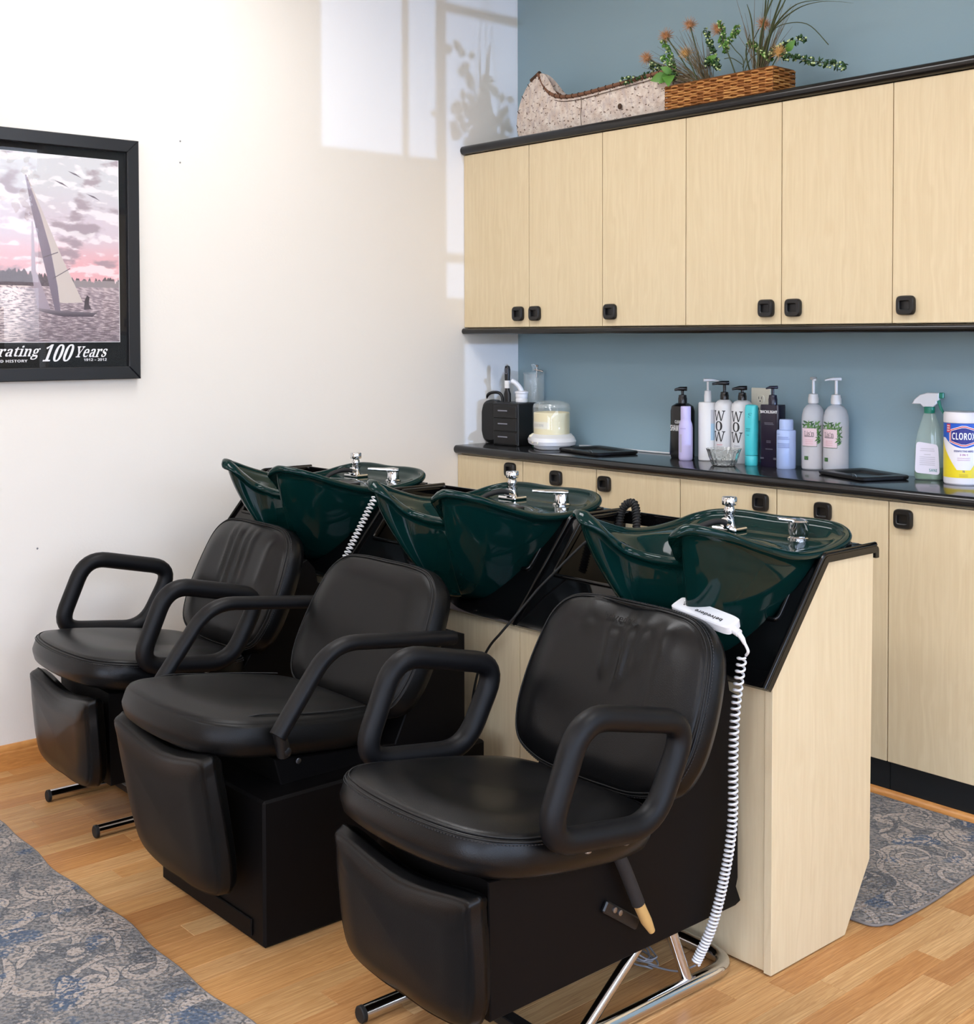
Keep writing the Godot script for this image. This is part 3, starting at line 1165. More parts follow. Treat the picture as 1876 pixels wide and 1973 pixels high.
func recliner(kind: int, x: float, label: String, folds: Array) -> void:
	# kind 0: closed loop arms on a chrome sled; kind 1: open arms on a box pedestal
	var t := thing("shampoo_chair", label, "chair", Vector3(x, 0, 2.0), deg_to_rad(-1.2) if kind == 0 else 0.0, "black leather shampoo chairs")
	var hide: StandardMaterial3D = M.leather if kind == 0 else M.leather_matte
	var g := G.new()
	# seat, raked up to the front
	var rake := deg_to_rad(8.5)
	var sx := Transform3D(Basis(Vector3(1, 0, 0), -rake), Vector3(-0.004 if kind == 0 else -0.016, 0.474 if kind == 0 else 0.500, 0.008 if kind == 0 else 0.084)) * Transform3D(TO_XZ, Vector3.ZERO)
	var so := seat_outline()
	g.pad(so, pad_rows(0.090, 0.016, 0.013, 0.034), sx)
	var seat := obj("seat", g, hide, t)
	g = G.new()
	if kind == 0:
		g.tube(ring(so, 0.0135, -0.0095, sx), 0.0016, 6, true)
		g.tube(ring(so, 0.0075, -0.0150, sx), 0.0016, 6, true)
		obj("seam", g, M.seam, seat)
		g = G.new()
		dashes(g, ring(so, 0.0045, -0.0195, sx), 0.007, 0.0008)
		obj("stitching", g, M.stitch, seat)
	else:
		# panel seams curving in from the sides
		for sd in [-1.0, 1.0]:
			g = G.new()
			g.tube(spline([sx * Vector3(sd * 0.222, 0.205, -0.060), sx * Vector3(sd * 0.219, 0.175, -0.012), sx * Vector3(sd * 0.222, 0.12, 0.0035), sx * Vector3(sd * 0.230, 0.02, 0.0015), sx * Vector3(sd * 0.222, -0.10, 0.002), sx * Vector3(sd * 0.20, -0.19, 0.003)], 6), 0.0018, 6)
			obj("seam", g, M.seam, seat)
	g = G.new()
	g.box(Vector3(0, 0.365, -0.03), Vector3(0.30, 0.022, 0.34), 0.003, Transform3D(Basis(Vector3(1, 0, 0), -rake), Vector3(0, 0.0, 0.0)))
	obj("seat_pan", g, M.black_plastic, t)
	# backrest
	var lean := deg_to_rad(24.0 if kind == 0 else 27.0)
	var bz := -0.195 if kind == 0 else -0.115
	var bb := Basis(Vector3(1, 0, 0), -lean)
	var bx := Transform3D(bb, Vector3(0, 0.425, bz))
	var bo := mirrored([Vector2(0, 0.418), Vector2(0.11, 0.416), Vector2(0.190, 0.402), Vector2(0.240, 0.358), Vector2(0.262, 0.280), Vector2(0.270, 0.190), Vector2(0.262, 0.110), Vector2(0.228, 0.050), Vector2(0.15, 0.020), Vector2(0.06, 0.012), Vector2(0, 0.010)])
	g = G.new()
	var bend: Callable = wrinkles(folds)
	var rows := pad_rows(0.085, 0.020, 0.002, 0.034)
	g.pad(bo, rows, bx, bend)
	var back := obj("backrest", g, hide, t)
	g = G.new()
	g.tube(ring(bo, 0.0135, -0.0095, bx), 0.0016, 6, true)
	g.tube(ring(bo, 0.0075, -0.0150, bx), 0.0016, 6, true)
	obj("seam", g, M.seam, back)
	if kind == 0:
		g = G.new()
		dashes(g, ring(bo, 0.0045, -0.0195, bx), 0.007, 0.0008)
		obj("stitching", g, M.stitch, back)
	if x > 2.0:
		g = G.new()
		text_on(g, "belvedere", 0.098, 0.016, func(px: float, py: float) -> Vector3: return bx * bend.call(Vector3(px, 0.366 + py, 0.0142)), false, true)
		obj("embossed_lettering", g, hide, back)
	# arms
	for sd in [-1.0, 1.0]:
		g = G.new()
		var ax: float = sd * 0.285
		if kind == 0:
			g.tube(rounded([Vector3(ax, 0.484, 0.156), Vector3(ax, 0.694, 0.066), Vector3(ax, 0.628, -0.222), Vector3(ax, 0.448, -0.122)], 0.070, 8), 0.0245, 16, true)
			var arm := obj("armrest", g, M.urethane, t)
			for z in [0.05, -0.05]:
				g = G.new()
				g.lathe([Vector2(0.0, 0.0), Vector2(0.008, 0.0), Vector2(0.008, 0.004), Vector2(0.004, 0.007), Vector2(0, 0.007)], 10, Transform3D(Basis(Vector3(1, 0, 0), PI), Vector3(ax, 0.437 + (z + 0.05) * 0.11, z)))
				obj("bolt", g, M.steel, arm)
		else:
			var path := rounded([Vector3(ax, 0.490, 0.205), Vector3(ax, 0.675, 0.060), Vector3(ax, 0.630, -0.30)], 0.075, 8, false)
			var rr := PackedFloat32Array()
			for i in path.size():
				rr.append(0.0235)
			g.tube(path, rr, 16, false, 0.78)
			var arm := obj("armrest", g, M.urethane, t)
			g = G.new()
			g.tube(v3([Vector3(ax - sd * 0.003, 0.500, 0.198), Vector3(ax - sd * 0.014, 0.440, 0.180)]), 0.016, 12)
			g.lathe([Vector2(0.0, 0.0), Vector2(0.009, 0.0), Vector2(0.009, 0.004), Vector2(0.0, 0.008)], 12, Transform3D(Basis(Vector3(0, 0, 1), -sd * PI / 2), Vector3(ax, 0.452, 0.180)))
			obj("arm_bracket", g, M.black_plastic, arm)
	# leg rest hanging under the front edge
	var lo := spline2([Vector2(-0.20, 0.104), Vector2(0, 0.098), Vector2(0.20, 0.104), Vector2(0.220, 0.07), Vector2(0.222, 0.0), Vector2(0.215, -0.08), Vector2(0.185, -0.13), Vector2(0.09, -0.150), Vector2(0, -0.152), Vector2(-0.09, -0.150), Vector2(-0.185, -0.13), Vector2(-0.215, -0.08), Vector2(-0.222, 0.0), Vector2(-0.220, 0.07)], 6)
	g = G.new()
	var lx := Transform3D(Basis(Vector3(1, 0, 0), deg_to_rad(4.0)), Vector3(0, 0.272, 0.272)) if kind == 0 else Transform3D(Basis(Vector3(1, 0, 0), deg_to_rad(10.0)), Vector3(-0.012, 0.290, 0.335))
	if kind == 1:
		for i in lo.size():
			lo[i] = lo[i] * Vector2(1.05, 1.36)
	g.pad(lo, pad_rows(0.066, 0.010, -0.004, 0.030), lx, func(w: Vector3) -> Vector3: return w + Vector3(0, (0.022 * pow(absf(w.x) / 0.22, 2.0) if w.y > 0.07 else 0.0), 0))
	obj("leg_rest", g, hide, t)
	if kind == 0:
		# steel side body: skirt, mechanism and the hump behind the back
		g = G.new()
		var body := PackedVector2Array([Vector2(0.188, 0.132), Vector2(0.192, 0.392), Vector2(-0.20, 0.352), Vector2(-0.30, 0.50), Vector2(-0.375, 0.655), Vector2(-0.450, 0.690), Vector2(-0.478, 0.66), Vector2(-0.488, 0.615), Vector2(-0.516, 0.60), Vector2(-0.518, 0.20), Vector2(-0.512, 0.182), Vector2(-0.528, 0.146), Vector2(-0.51, 0.140)])
		g.extrude(body, 0.35, Transform3D(TO_ZY, Vector3(-0.175, 0, 0)), 0.002)
		obj("body", g, M.body_black, t)
		# chrome sled
		for part in ["sled"]:
			g = G.new()
			g.tube(rounded([Vector3(-0.175, 0.017, 0.232), Vector3(-0.175, 0.017, -0.505), Vector3(0.175, 0.017, -0.505), Vector3(0.175, 0.017, 0.232)], 0.07, 8, false), 0.0165, 14)
			var sl := obj(part, g, M.chrome, t)
			for sd in [-1.0, 1.0]:
				g = G.new()
				g.lathe([Vector2(0, 0), Vector2(0.0175, 0), Vector2(0.0175, 0.008), Vector2(0.015, 0.010), Vector2(0, 0.010)], 16, Transform3D(Basis(Vector3(1, 0, 0), PI / 2), Vector3(sd * 0.175, 0.017, 0.228)))
				obj("end_cap", g, M.rubber, sl)
		for sd in [-1.0, 1.0]:
			g = G.new()
			g.tube(v3([Vector3(sd * 0.150, 0.17, -0.275), Vector3(sd * 0.170, 0.022, -0.045)]), 0.0125, 12)
			obj("leg", g, M.chrome, t)
			g = G.new()
			g.tube(v3([Vector3(sd * 0.150, 0.17, -0.312), Vector3(sd * 0.170, 0.022, -0.358)]), 0.0125, 12)
			obj("leg", g, M.chrome, t)
		g = G.new()
		g.box(Vector3(0, 0.017, 0.02), Vector3(0.33, 0.022, 0.03), 0.002)
		obj("cross_bar", g, M.black_plastic, t)
		# leg rest arms and the recline lever
		for sd in [-1.0, 1.0]:
			g = G.new()
			g.tube(v3([Vector3(sd * 0.11, 0.26, 0.215), Vector3(sd * 0.11, 0.17, 0.13), Vector3(sd * 0.11, 0.20, 0.06)]), 0.007, 8)
			obj("leg_rest_arm", g, M.chrome, t)
		g = G.new()
		g.tube(v3([Vector3(0.195, 0.385, -0.112), Vector3(0.200, 0.330, -0.138), Vector3(0.203, 0.255, -0.172)]), 0.0135, 14)
		var lv := obj("lever", g, M.grip, t)
		g = G.new()
		g.tube(v3([Vector3(0.203, 0.257, -0.171), Vector3(0.206, 0.215, -0.192), Vector3(0.207, 0.190, -0.207)]), PackedFloat32Array([0.0115, 0.0115, 0.007]), 12)
		obj("handle_tip", g, M.tan_wood, lv)
		g = G.new()
		g.box(Vector3(0, 0, 0), Vector3(0.010, 0.024, 0.115), 0.003, Transform3D(Basis(Vector3(1, 0, 0), -0.60), Vector3(0.181, 0.232, -0.145)))
		obj("lever_plate", g, M.black_plastic, lv)
		for zz in [[0.251, -0.122], [0.241, -0.137]]:
			g = G.new()
			g.lathe([Vector2(0, 0), Vector2(0.006, 0), Vector2(0.006, 0.003), Vector2(0, 0.005)], 8, Transform3D(Basis(Vector3(0, 0, 1), -PI / 2), Vector3(0.186, zz[0], zz[1])))
			obj("screw", g, M.steel, lv)
	else:
		g = G.new()
		g.box(Vector3(0, 0.168, -0.11), Vector3(0.497, 0.335, 0.66), 0.006)
		obj("pedestal", g, M.body_black, t)
		g = G.new()
		g.extrude(PackedVector2Array([Vector2(0.13, 0.33), Vector2(0.15, 0.40), Vector2(-0.20, 0.36), Vector2(-0.33, 0.62), Vector2(-0.43, 0.60), Vector2(-0.43, 0.33)]), 0.36, Transform3D(TO_ZY, Vector3(-0.18, 0, 0)), 0.003)
		obj("body", g, M.body_black, t)
		g = G.new()
		g.box(Vector3(0, 0.035, 0.223), Vector3(0.40, 0.04, 0.006), 0.002)
		obj("kick_plate", g, M.body_black, t)
		g = G.new()
		g.lathe([Vector2(0, 0), Vector2(0.007, 0), Vector2(0.007, 0.005), Vector2(0, 0.008)], 10, Transform3D(Basis(Vector3(0, 0, 1), -PI / 2), Vector3(0.186, 0.385, 0.09)))
		obj("bolt", g, M.steel, t)

func chairs() -> void:
	var f3 := [[-0.10, -0.05, 0.020, 0.004, 0.30, 0.43], [-0.02, 0.05, 0.012, 0.0045, 0.22, 0.41], [0.035, 0.02, 0.009, 0.005, 0.20, 0.40], [0.075, -0.02, 0.012, 0.003, 0.24, 0.40], [0.135, 0.02, 0.020, 0.005, 0.14, 0.40], [0.0, 0.0, 0.05, -0.006, 0.33, 0.44]]
	var f1 := [[-0.07, 0.02, 0.010, 0.004, 0.20, 0.41], [-0.03, 0.02, 0.009, 0.0045, 0.16, 0.41], [0.02, 0.02, 0.010, 0.004, 0.16, 0.41], [0.06, 0.02, 0.012, 0.003, 0.18, 0.41], [0.17, 0.0, 0.018, 0.004, 0.2, 0.38]]
	recliner(0, 0.54, "black leather shampoo chair with closed loop arms beside the cream wall", f1)
	recliner(1, 1.32, "black shampoo chair with open arms on a box pedestal", [])
	recliner(0, 2.135, "black leather shampoo chair with closed loop arms and a wooden tipped lever", f3)

# ------------------------------------------------------------------ rugs
func rug_image(seed_: int) -> Image:
	var n := 1024
	var im := Image.create(n, n, false, Image.FORMAT_RGB8)
	var rnd := RandomNumberGenerator.new()
	rnd.seed = seed_
	# worn ornament: scrolls and leaves stamped as tapering strokes into a mask, then weathered
	var mask := PackedFloat32Array()
	mask.resize(n * n)
	mask.fill(0.0)
	for k in 330:
		var x := rnd.randf() * n
		var y := rnd.randf() * n
		var a := rnd.randf() * TAU
		var curl := rnd.randf_range(-0.035, 0.035)
		var tight := rnd.randf_range(0.0, 0.0014) * signf(curl)
		var len := rnd.randi_range(40, 150)
		var w := rnd.randf_range(3.0, 11.0)
		var pale_one := rnd.randf() < 0.7
		for pass_ in (2 if pale_one else 1):
			var px := x
			var py := y
			var pa := a
			var val := 1.0 if pass_ == 1 else -1.0
			for i in len:
				var t := float(i) / len
				var rad := w * sin(PI * pow(t, 0.7)) + (0.7 if pass_ == 1 or not pale_one else 3.2)
				var ri := int(ceil(rad))
				for dy in range(-ri, ri + 1):
					for dx in range(-ri, ri + 1):
						if dx * dx + dy * dy <= rad * rad:
							mask[posmod(int(py) + dy, n) * n + posmod(int(px) + dx, n)] = val
				px += cos(pa) * 1.7
				py += sin(pa) * 1.7
				pa += curl + tight * i
	var wear := noise(seed_ + 5, 0.075, FastNoiseLite.TYPE_SIMPLEX, 3)
	var blot := noise(seed_ + 6, 0.0052, FastNoiseLite.TYPE_SIMPLEX_SMOOTH, 3)
	var hue := noise(seed_ + 7, 0.011, FastNoiseLite.TYPE_SIMPLEX_SMOOTH, 3)
	var pale := rgb(166, 156, 148)
	var fill := rgb(150, 143, 137)
	var slate := rgb(98, 99, 102)
	var grey := rgb(124, 122, 121)
	var blue := rgb(72, 90, 116)
	for y in n:
		for x in n:
			var k := mask[y * n + x]
			var wr := wear.get_noise_2d(x, y)
			var b := blot.get_noise_2d(x, y)
			var h := hue.get_noise_2d(x, y)
			# plain field, worn through to the dark backing in flecks
			var c := fill.lerp(grey, clampf(0.4 + h * 1.4, 0.0, 1.0))
			if wr > 0.16:
				c = c.lerp(slate, 0.75)
			if k < 0.0 and wr > -0.36:
				c = slate.lerp(grey, clampf(-h * 1.5, 0.0, 0.6))
			elif k > 0.0 and wr < 0.42:
				c = pale
			if b > 0.26 and (k <= 0.0 or wr > 0.1) and wr > -0.16 - (b - 0.2) * 0.8:
				c = c.lerp(blue, clampf((b - 0.18) * 3.0, 0.0, 0.6))
			im.set_pixel(x, y, c)
	return im

func rug(called: String, label: String, edge: Array, m: StandardMaterial3D, h: float) -> void:
	var o2 := PackedVector2Array()
	for p in edge:
		o2.append(p)
	var g := G.new()
	g.extrude(o2, h, Transform3D(TO_XZ, Vector3(0, 0.0005, 0)), 0.001)
	var t := obj(called, g, m)
	tag(t, label, "rug")
	g = G.new()
	var path := PackedVector3Array()
	for p in edge:
		path.append(Vector3(p.x, h * 0.5 + 0.001, p.y))
	g.tube(path, h * 0.5, 8, true)
	obj("binding", g, M.rug_edge, t)

func rugs() -> void:
	var m := mat("rug", Color.WHITE, 0.95, 0.0, 0.1)
	m.albedo_texture = tex(rug_image(5))
	m.normal_enabled = true
	m.normal_texture = noise_tex(noise(71, 0.2), true, 5.0)
	m.normal_scale = 0.5
	triplanar(m, Vector3(0.80, 0.80, 0.80), true, Vector3(0.13, 0, 0.42))
	mat("rug_edge", rgb(128, 122, 118), 0.9, 0.0, 0.1)
	var e := []
	# runner in front of the chairs, with a slightly wandering edge
	for i in 60:
		var x := lerpf(0.25, 2.75, i / 59.0)
		e.append(Vector2(x, 2.405 + 0.006 * sin(x * 9.0) + 0.004 * sin(x * 23.0 + 1.0)))
	for i in 20:
		var a := PI / 2 * (i / 19.0)
		e.append(Vector2(2.75 + 0.03 * sin(a), 2.44 + 0.6 * i / 19.0))
	for i in 30:
		var x := lerpf(2.76, 0.25, i / 29.0)
		e.append(Vector2(x, 3.16 + 0.005 * sin(x * 7.0)))
	rug("runner_rug", "worn grey and blue scroll patterned runner in front of the chairs", e, m, 0.007)
	e = []
	for i in 30:
		var z := lerpf(0.352, 1.06, i / 29.0)
		e.append(Vector2(2.432 + 0.008 * sin(z * 8.0 + 0.4), z))
	for i in 8:
		var a := PI / 2 * i / 7.0
		e.append(Vector2(2.425 - 0.035 + 0.035 * cos(a), 1.072 + 0.032 * sin(a)))
	for i in 30:
		var x := lerpf(2.37, 0.9, i / 29.0)
		e.append(Vector2(x, 1.104 + 0.012 * smoothstep(2.42, 2.2, x)))
	e.append(Vector2(0.9, 0.352))
	rug("aisle_rug", "faded grey scroll patterned rug between the island and the base cabinets", e, m, 0.007)

# ------------------------------------------------------------------ poster
func poster_image() -> Image:
	var w := 566
	var h := 606
	var im := Image.create(w, h, false, Image.FORMAT_RGB8)
	var cl := noise(31, 1.0, FastNoiseLite.TYPE_SIMPLEX_SMOOTH, 5)
	var rp := noise(33, 1.0, FastNoiseLite.TYPE_SIMPLEX_SMOOTH, 3)
	var tr := noise(35, 1.0, FastNoiseLite.TYPE_SIMPLEX, 4)
	for y in h:
		var v := float(y) / h
		for x in w:
			var u := float(x) / w
			var c: Color
			var treetop := 0.645 + 0.022 * tr.get_noise_1d(u * 34.0) - 0.028 * exp(-pow((u - 0.38) / 0.10, 2)) - 0.018 * exp(-pow((u - 0.93) / 0.02, 2)) + 0.02 * smoothstep(0.6, 0.75, u)
			if v < 0.70:
				var sky := rgb(206, 206, 210).lerp(rgb(212, 198, 208), smoothstep(0.1, 0.4, v))
				sky = sky.lerp(rgb(232, 176, 182), smoothstep(0.40, 0.60, v))
				var n := cl.get_noise_2d(u * 2.6, v * 6.5)
				var n2 := cl.get_noise_2d(u * 2.6 + 0.05, v * 6.5 - 0.16)
				var puff := smoothstep(0.12, 0.42, n)
				sky = sky.lerp(rgb(160, 144, 152), puff * 0.8)
				sky = sky.lerp(rgb(242, 236, 238), smoothstep(0.02, 0.22, n2 - n) * 0.7)
				c = sky
				if v > treetop:
					c = rgb(86, 74, 82).lerp(rgb(112, 100, 104), 0.5 + 0.5 * tr.get_noise_2d(u * 60.0, v * 60.0))
					if v > 0.665 and u > 0.72:
						c = rgb(150, 140, 142)
			else:
				var d := (v - 0.70) / 0.30
				var n := rp.get_noise_2d(u * (26.0 - 15.0 * d), v * (150.0 - 80.0 * d))
				c = rgb(176, 158, 164).lerp(rgb(104, 90, 98), clampf(d * 0.75 + n * 0.9, 0.0, 1.0))
				var glit := exp(-pow((u - 0.36) / 0.10, 2)) * (1.0 - d * 0.35)
				if n < 0.05 + glit * 0.25:
					c = c.lerp(rgb(246, 232, 228), clampf(glit * 0.9 + (0.35 if n < -0.22 else 0.0), 0.0, 1.0))
			im.set_pixel(x, y, c)
	var fill := func(poly: Array, col: Color, col2: Color) -> void:
		var p := PackedVector2Array()
		var lo := Vector2(1e9, 1e9)
		var hi := Vector2.ZERO
		for q in poly:
			var a := Vector2(q.x * w, q.y * h)
			p.append(a)
			lo = lo.min(a)
			hi = hi.max(a)
		for y in range(int(lo.y), int(hi.y) + 1):
			for x in range(int(lo.x), int(hi.x) + 1):
				if Geometry2D.is_point_in_polygon(Vector2(x, y), p) and x >= 0 and y >= 0 and x < w and y < h:
					im.set_pixel(x, y, col.lerp(col2, (y - lo.y) / (hi.y - lo.y)))
	fill.call([Vector2(0.478, 0.36), Vector2(0.487, 0.36), Vector2(0.50, 0.62), Vector2(0.585, 0.83), Vector2(0.505, 0.815), Vector2(0.474, 0.62)], rgb(190, 176, 186), rgb(160, 146, 158))
	fill.call([Vector2(0.447, 0.118), Vector2(0.455, 0.118), Vector2(0.54, 0.30), Vector2(0.66, 0.56), Vector2(0.775, 0.785), Vector2(0.66, 0.79), Vector2(0.60, 0.78), Vector2(0.54, 0.50)], rgb(200, 188, 188), rgb(206, 194, 186))
	fill.call([Vector2(0.444, 0.118), Vector2(0.452, 0.118), Vector2(0.53, 0.32), Vector2(0.585, 0.50), Vector2(0.625, 0.70), Vector2(0.64, 0.83), Vector2(0.61, 0.835), Vector2(0.54, 0.55), Vector2(0.48, 0.30)], rgb(150, 138, 152), rgb(120, 108, 122))
	fill.call([Vector2(0.49, 0.815), Vector2(0.62, 0.83), Vector2(0.86, 0.84), Vector2(0.83, 0.862), Vector2(0.66, 0.862), Vector2(0.54, 0.84)], rgb(150, 138, 146), rgb(72, 62, 72))
	fill.call([Vector2(0.785, 0.775), Vector2(0.80, 0.745), Vector2(0.815, 0.755), Vector2(0.81, 0.79), Vector2(0.825, 0.82), Vector2(0.78, 0.825)], rgb(62, 52, 58), rgb(80, 70, 76))
	for b in [[0.74, 0.09, 0.05], [0.66, 0.145, 0.05], [0.85, 0.205, 0.05]]:
		fill.call([Vector2(b[0] - b[2], b[1] - 0.012), Vector2(b[0], b[1]), Vector2(b[0] + b[2] * 0.7, b[1] + 0.022), Vector2(b[0] + 0.004, b[1] + 0.010), Vector2(b[0] - 0.01, b[1] + 0.006)], rgb(104, 94, 104), rgb(104, 94, 104))
	for l in [[0.70, 0.60, 0.60, 0.655], [0.63, 0.515, 0.545, 0.545]]:
		fill.call([Vector2(l[0], l[1]), Vector2(l[2], l[3]), Vector2(l[2], l[3] + 0.005), Vector2(l[0], l[1] + 0.005)], rgb(110, 98, 106), rgb(110, 98, 106))
	return im

func poster() -> void:
	var z0 := 1.762
	var z1 := 2.46
	var y0 := 1.2385
	var y1 := 2.040
	var zc := (z0 + z1) / 2
	var t := thing("framed_poster", "black framed sailboat poster hanging on the cream wall", "poster", Vector3(0, y0, zc))
	var W := z1 - z0
	var H := y1 - y0
	var b := 0.042
	# four mitred rails
	for k in 4:
		var g := G.new()
		var w := W if k % 2 == 0 else H
		var p := PackedVector2Array([Vector2(-w / 2, 0), Vector2(w / 2, 0), Vector2(w / 2 - b, b), Vector2(-w / 2 + b, b)])
		var place: Transform3D
		# local x along the rail, local y inwards, pushed out from the wall
		if k == 0:
			place = Transform3D(Basis(Vector3(0, 0, 1), Vector3(0, 1, 0), Vector3(1, 0, 0)), Vector3(0.002, 0, 0))
		elif k == 2:
			place = Transform3D(Basis(Vector3(0, 0, 1), Vector3(0, -1, 0), Vector3(1, 0, 0)), Vector3(0.002, H, 0))
		elif k == 1:
			place = Transform3D(Basis(Vector3(0, 1, 0), Vector3(0, 0, -1), Vector3(1, 0, 0)), Vector3(0.002, H / 2, W / 2))
		else:
			place = Transform3D(Basis(Vector3(0, 1, 0), Vector3(0, 0, 1), Vector3(1, 0, 0)), Vector3(0.002, H / 2, -W / 2))
		g.extrude(p, 0.026, place, 0.0025)
		obj("frame_rail", g, M.frame_black, t)
	var g := G.new()
	g.box(Vector3(0.007, H / 2, 0), Vector3(0.006, H - 0.07, W - 0.07))
	var board := obj("poster_sheet", g, M.mat_black, t)
	# print
	var pm := mat("sail_print", Color.WHITE, 0.5)
	pm.albedo_texture = tex(poster_image())
	pm.texture_repeat = false
	g = G.new()
	g.has_uv = true
	var pa := [Vector3(0.0106, 1.969 - y0, 2.395 - zc), Vector3(0.0106, 1.969 - y0, 1.829 - zc), Vector3(0.0106, 1.363 - y0, 1.829 - zc), Vector3(0.0106, 1.363 - y0, 2.395 - zc)]
	var ua := [Vector2(0, 0), Vector2(1, 0), Vector2(1, 1), Vector2(0, 1)]
	for k in [0, 1, 2, 0, 2, 3]:
		g.v.append(pa[k])
		g.uv.append(ua[k])
	g.s.append(-1)
	g.s.append(-1)
	obj("print", g, pm, board)
	# white rule round the print
	g = G.new()
	for e in [[0.0, 0.303 + 0.3, 0.566], [0.0, 0.0, 0.566]]:
		g.box(Vector3(0.0106, 1.363 - y0 + e[1] * 1.005, 2.112 - zc), Vector3(0.0006, 0.0015, 0.568))
	for zz in [1.829, 2.395]:
		g.box(Vector3(0.0106, 1.666 - y0, zz - zc), Vector3(0.0006, 0.606, 0.0015))
	obj("white_rule", g, M.paper_white, board)
	# lettering
	for e in [["Celebrating", 2.350, 2.103, 1.330, 0.045, true, 0.40], ["100", 2.086, 1.992, 1.328, 0.056, true, 0.40], ["Years", 1.982, 1.874, 1.331, 0.036, true, 0.40], ["AND HISTORY", 2.254, 2.142, 1.3035, 0.0085, false, 0.0], ["1912 – 2012", 1.955, 1.876, 1.3045, 0.0085, false, 0.0]]:
		g = G.new()
		var cz: float = (e[1] + e[2]) / 2 - zc
		var cy: float = e[3] - y0
		text_on(g, e[0], absf(e[1] - e[2]), e[4], func(px: float, py: float) -> Vector3: return Vector3(0.0107, cy + py, cz - px), e[5], true, e[6])
		obj("lettering", g, M.paper_white, board)
	g = G.new()
	var ph := H / 2 - 0.039
	var pw := W / 2 - 0.039
	g.quad(Vector3(0.0185, H / 2 - ph, pw), Vector3(0.0185, H / 2 - ph, -pw), Vector3(0.0185, H / 2 + ph, -pw), Vector3(0.0185, H / 2 + ph, pw))
	obj("glass", g, M.picture_glass, t)
	# two nail holes left in the wall beside it
	g = G.new()
	for p in [Vector3(0.0, 2.06, 1.595), Vector3(0.0, 1.986, 1.596), Vector3(0.0, 0.696, 2.113)]:
		g.lathe([Vector2(0, 0), Vector2(0.0035, 0), Vector2(0.002, 0.0012), Vector2(0, 0.0014)], 8, Transform3D(Basis(Vector3(0, 0, 1), -PI / 2), p))
	var nh := obj("wall_anchor", g, M.steel, get_node("wall_left"))
	nh.set_meta("kind", "stuff")

# ------------------------------------------------------------------ things on the worktop
const CY := 0.9277

func tray(label: String, at: Vector3, turn: float, hw: float, hd: float) -> void:
	var t := thing("black_tray", label, "tray", at, turn)
	var g := G.new()
	g.loft([[hw - 0.006, hd - 0.006, 0.0, 12.0], [hw - 0.001, hd - 0.001, 0.004, 12.0], [hw, hd, 0.011, 12.0], [hw - 0.003, hd - 0.003, 0.014, 12.0], [hw - 0.036, hd - 0.036, 0.0135, 12.0], [hw - 0.040, hd - 0.040, 0.011, 12.0], [hw - 0.044, hd - 0.044, 0.004, 12.0]], 64)
	obj("rim", g, M.black_plastic, t)
	g = G.new()
	g.tube(rounded([Vector3(hw - 0.03, 0.010, hd - 0.004), Vector3(hw - 0.03, 0.022, hd + 0.004), Vector3(hw - 0.05, 0.022, hd + 0.004), Vector3(hw - 0.05, 0.010, hd - 0.004)], 0.005, 4, false), 0.0012, 6)
	obj("wire_loop", g, M.steel, t)

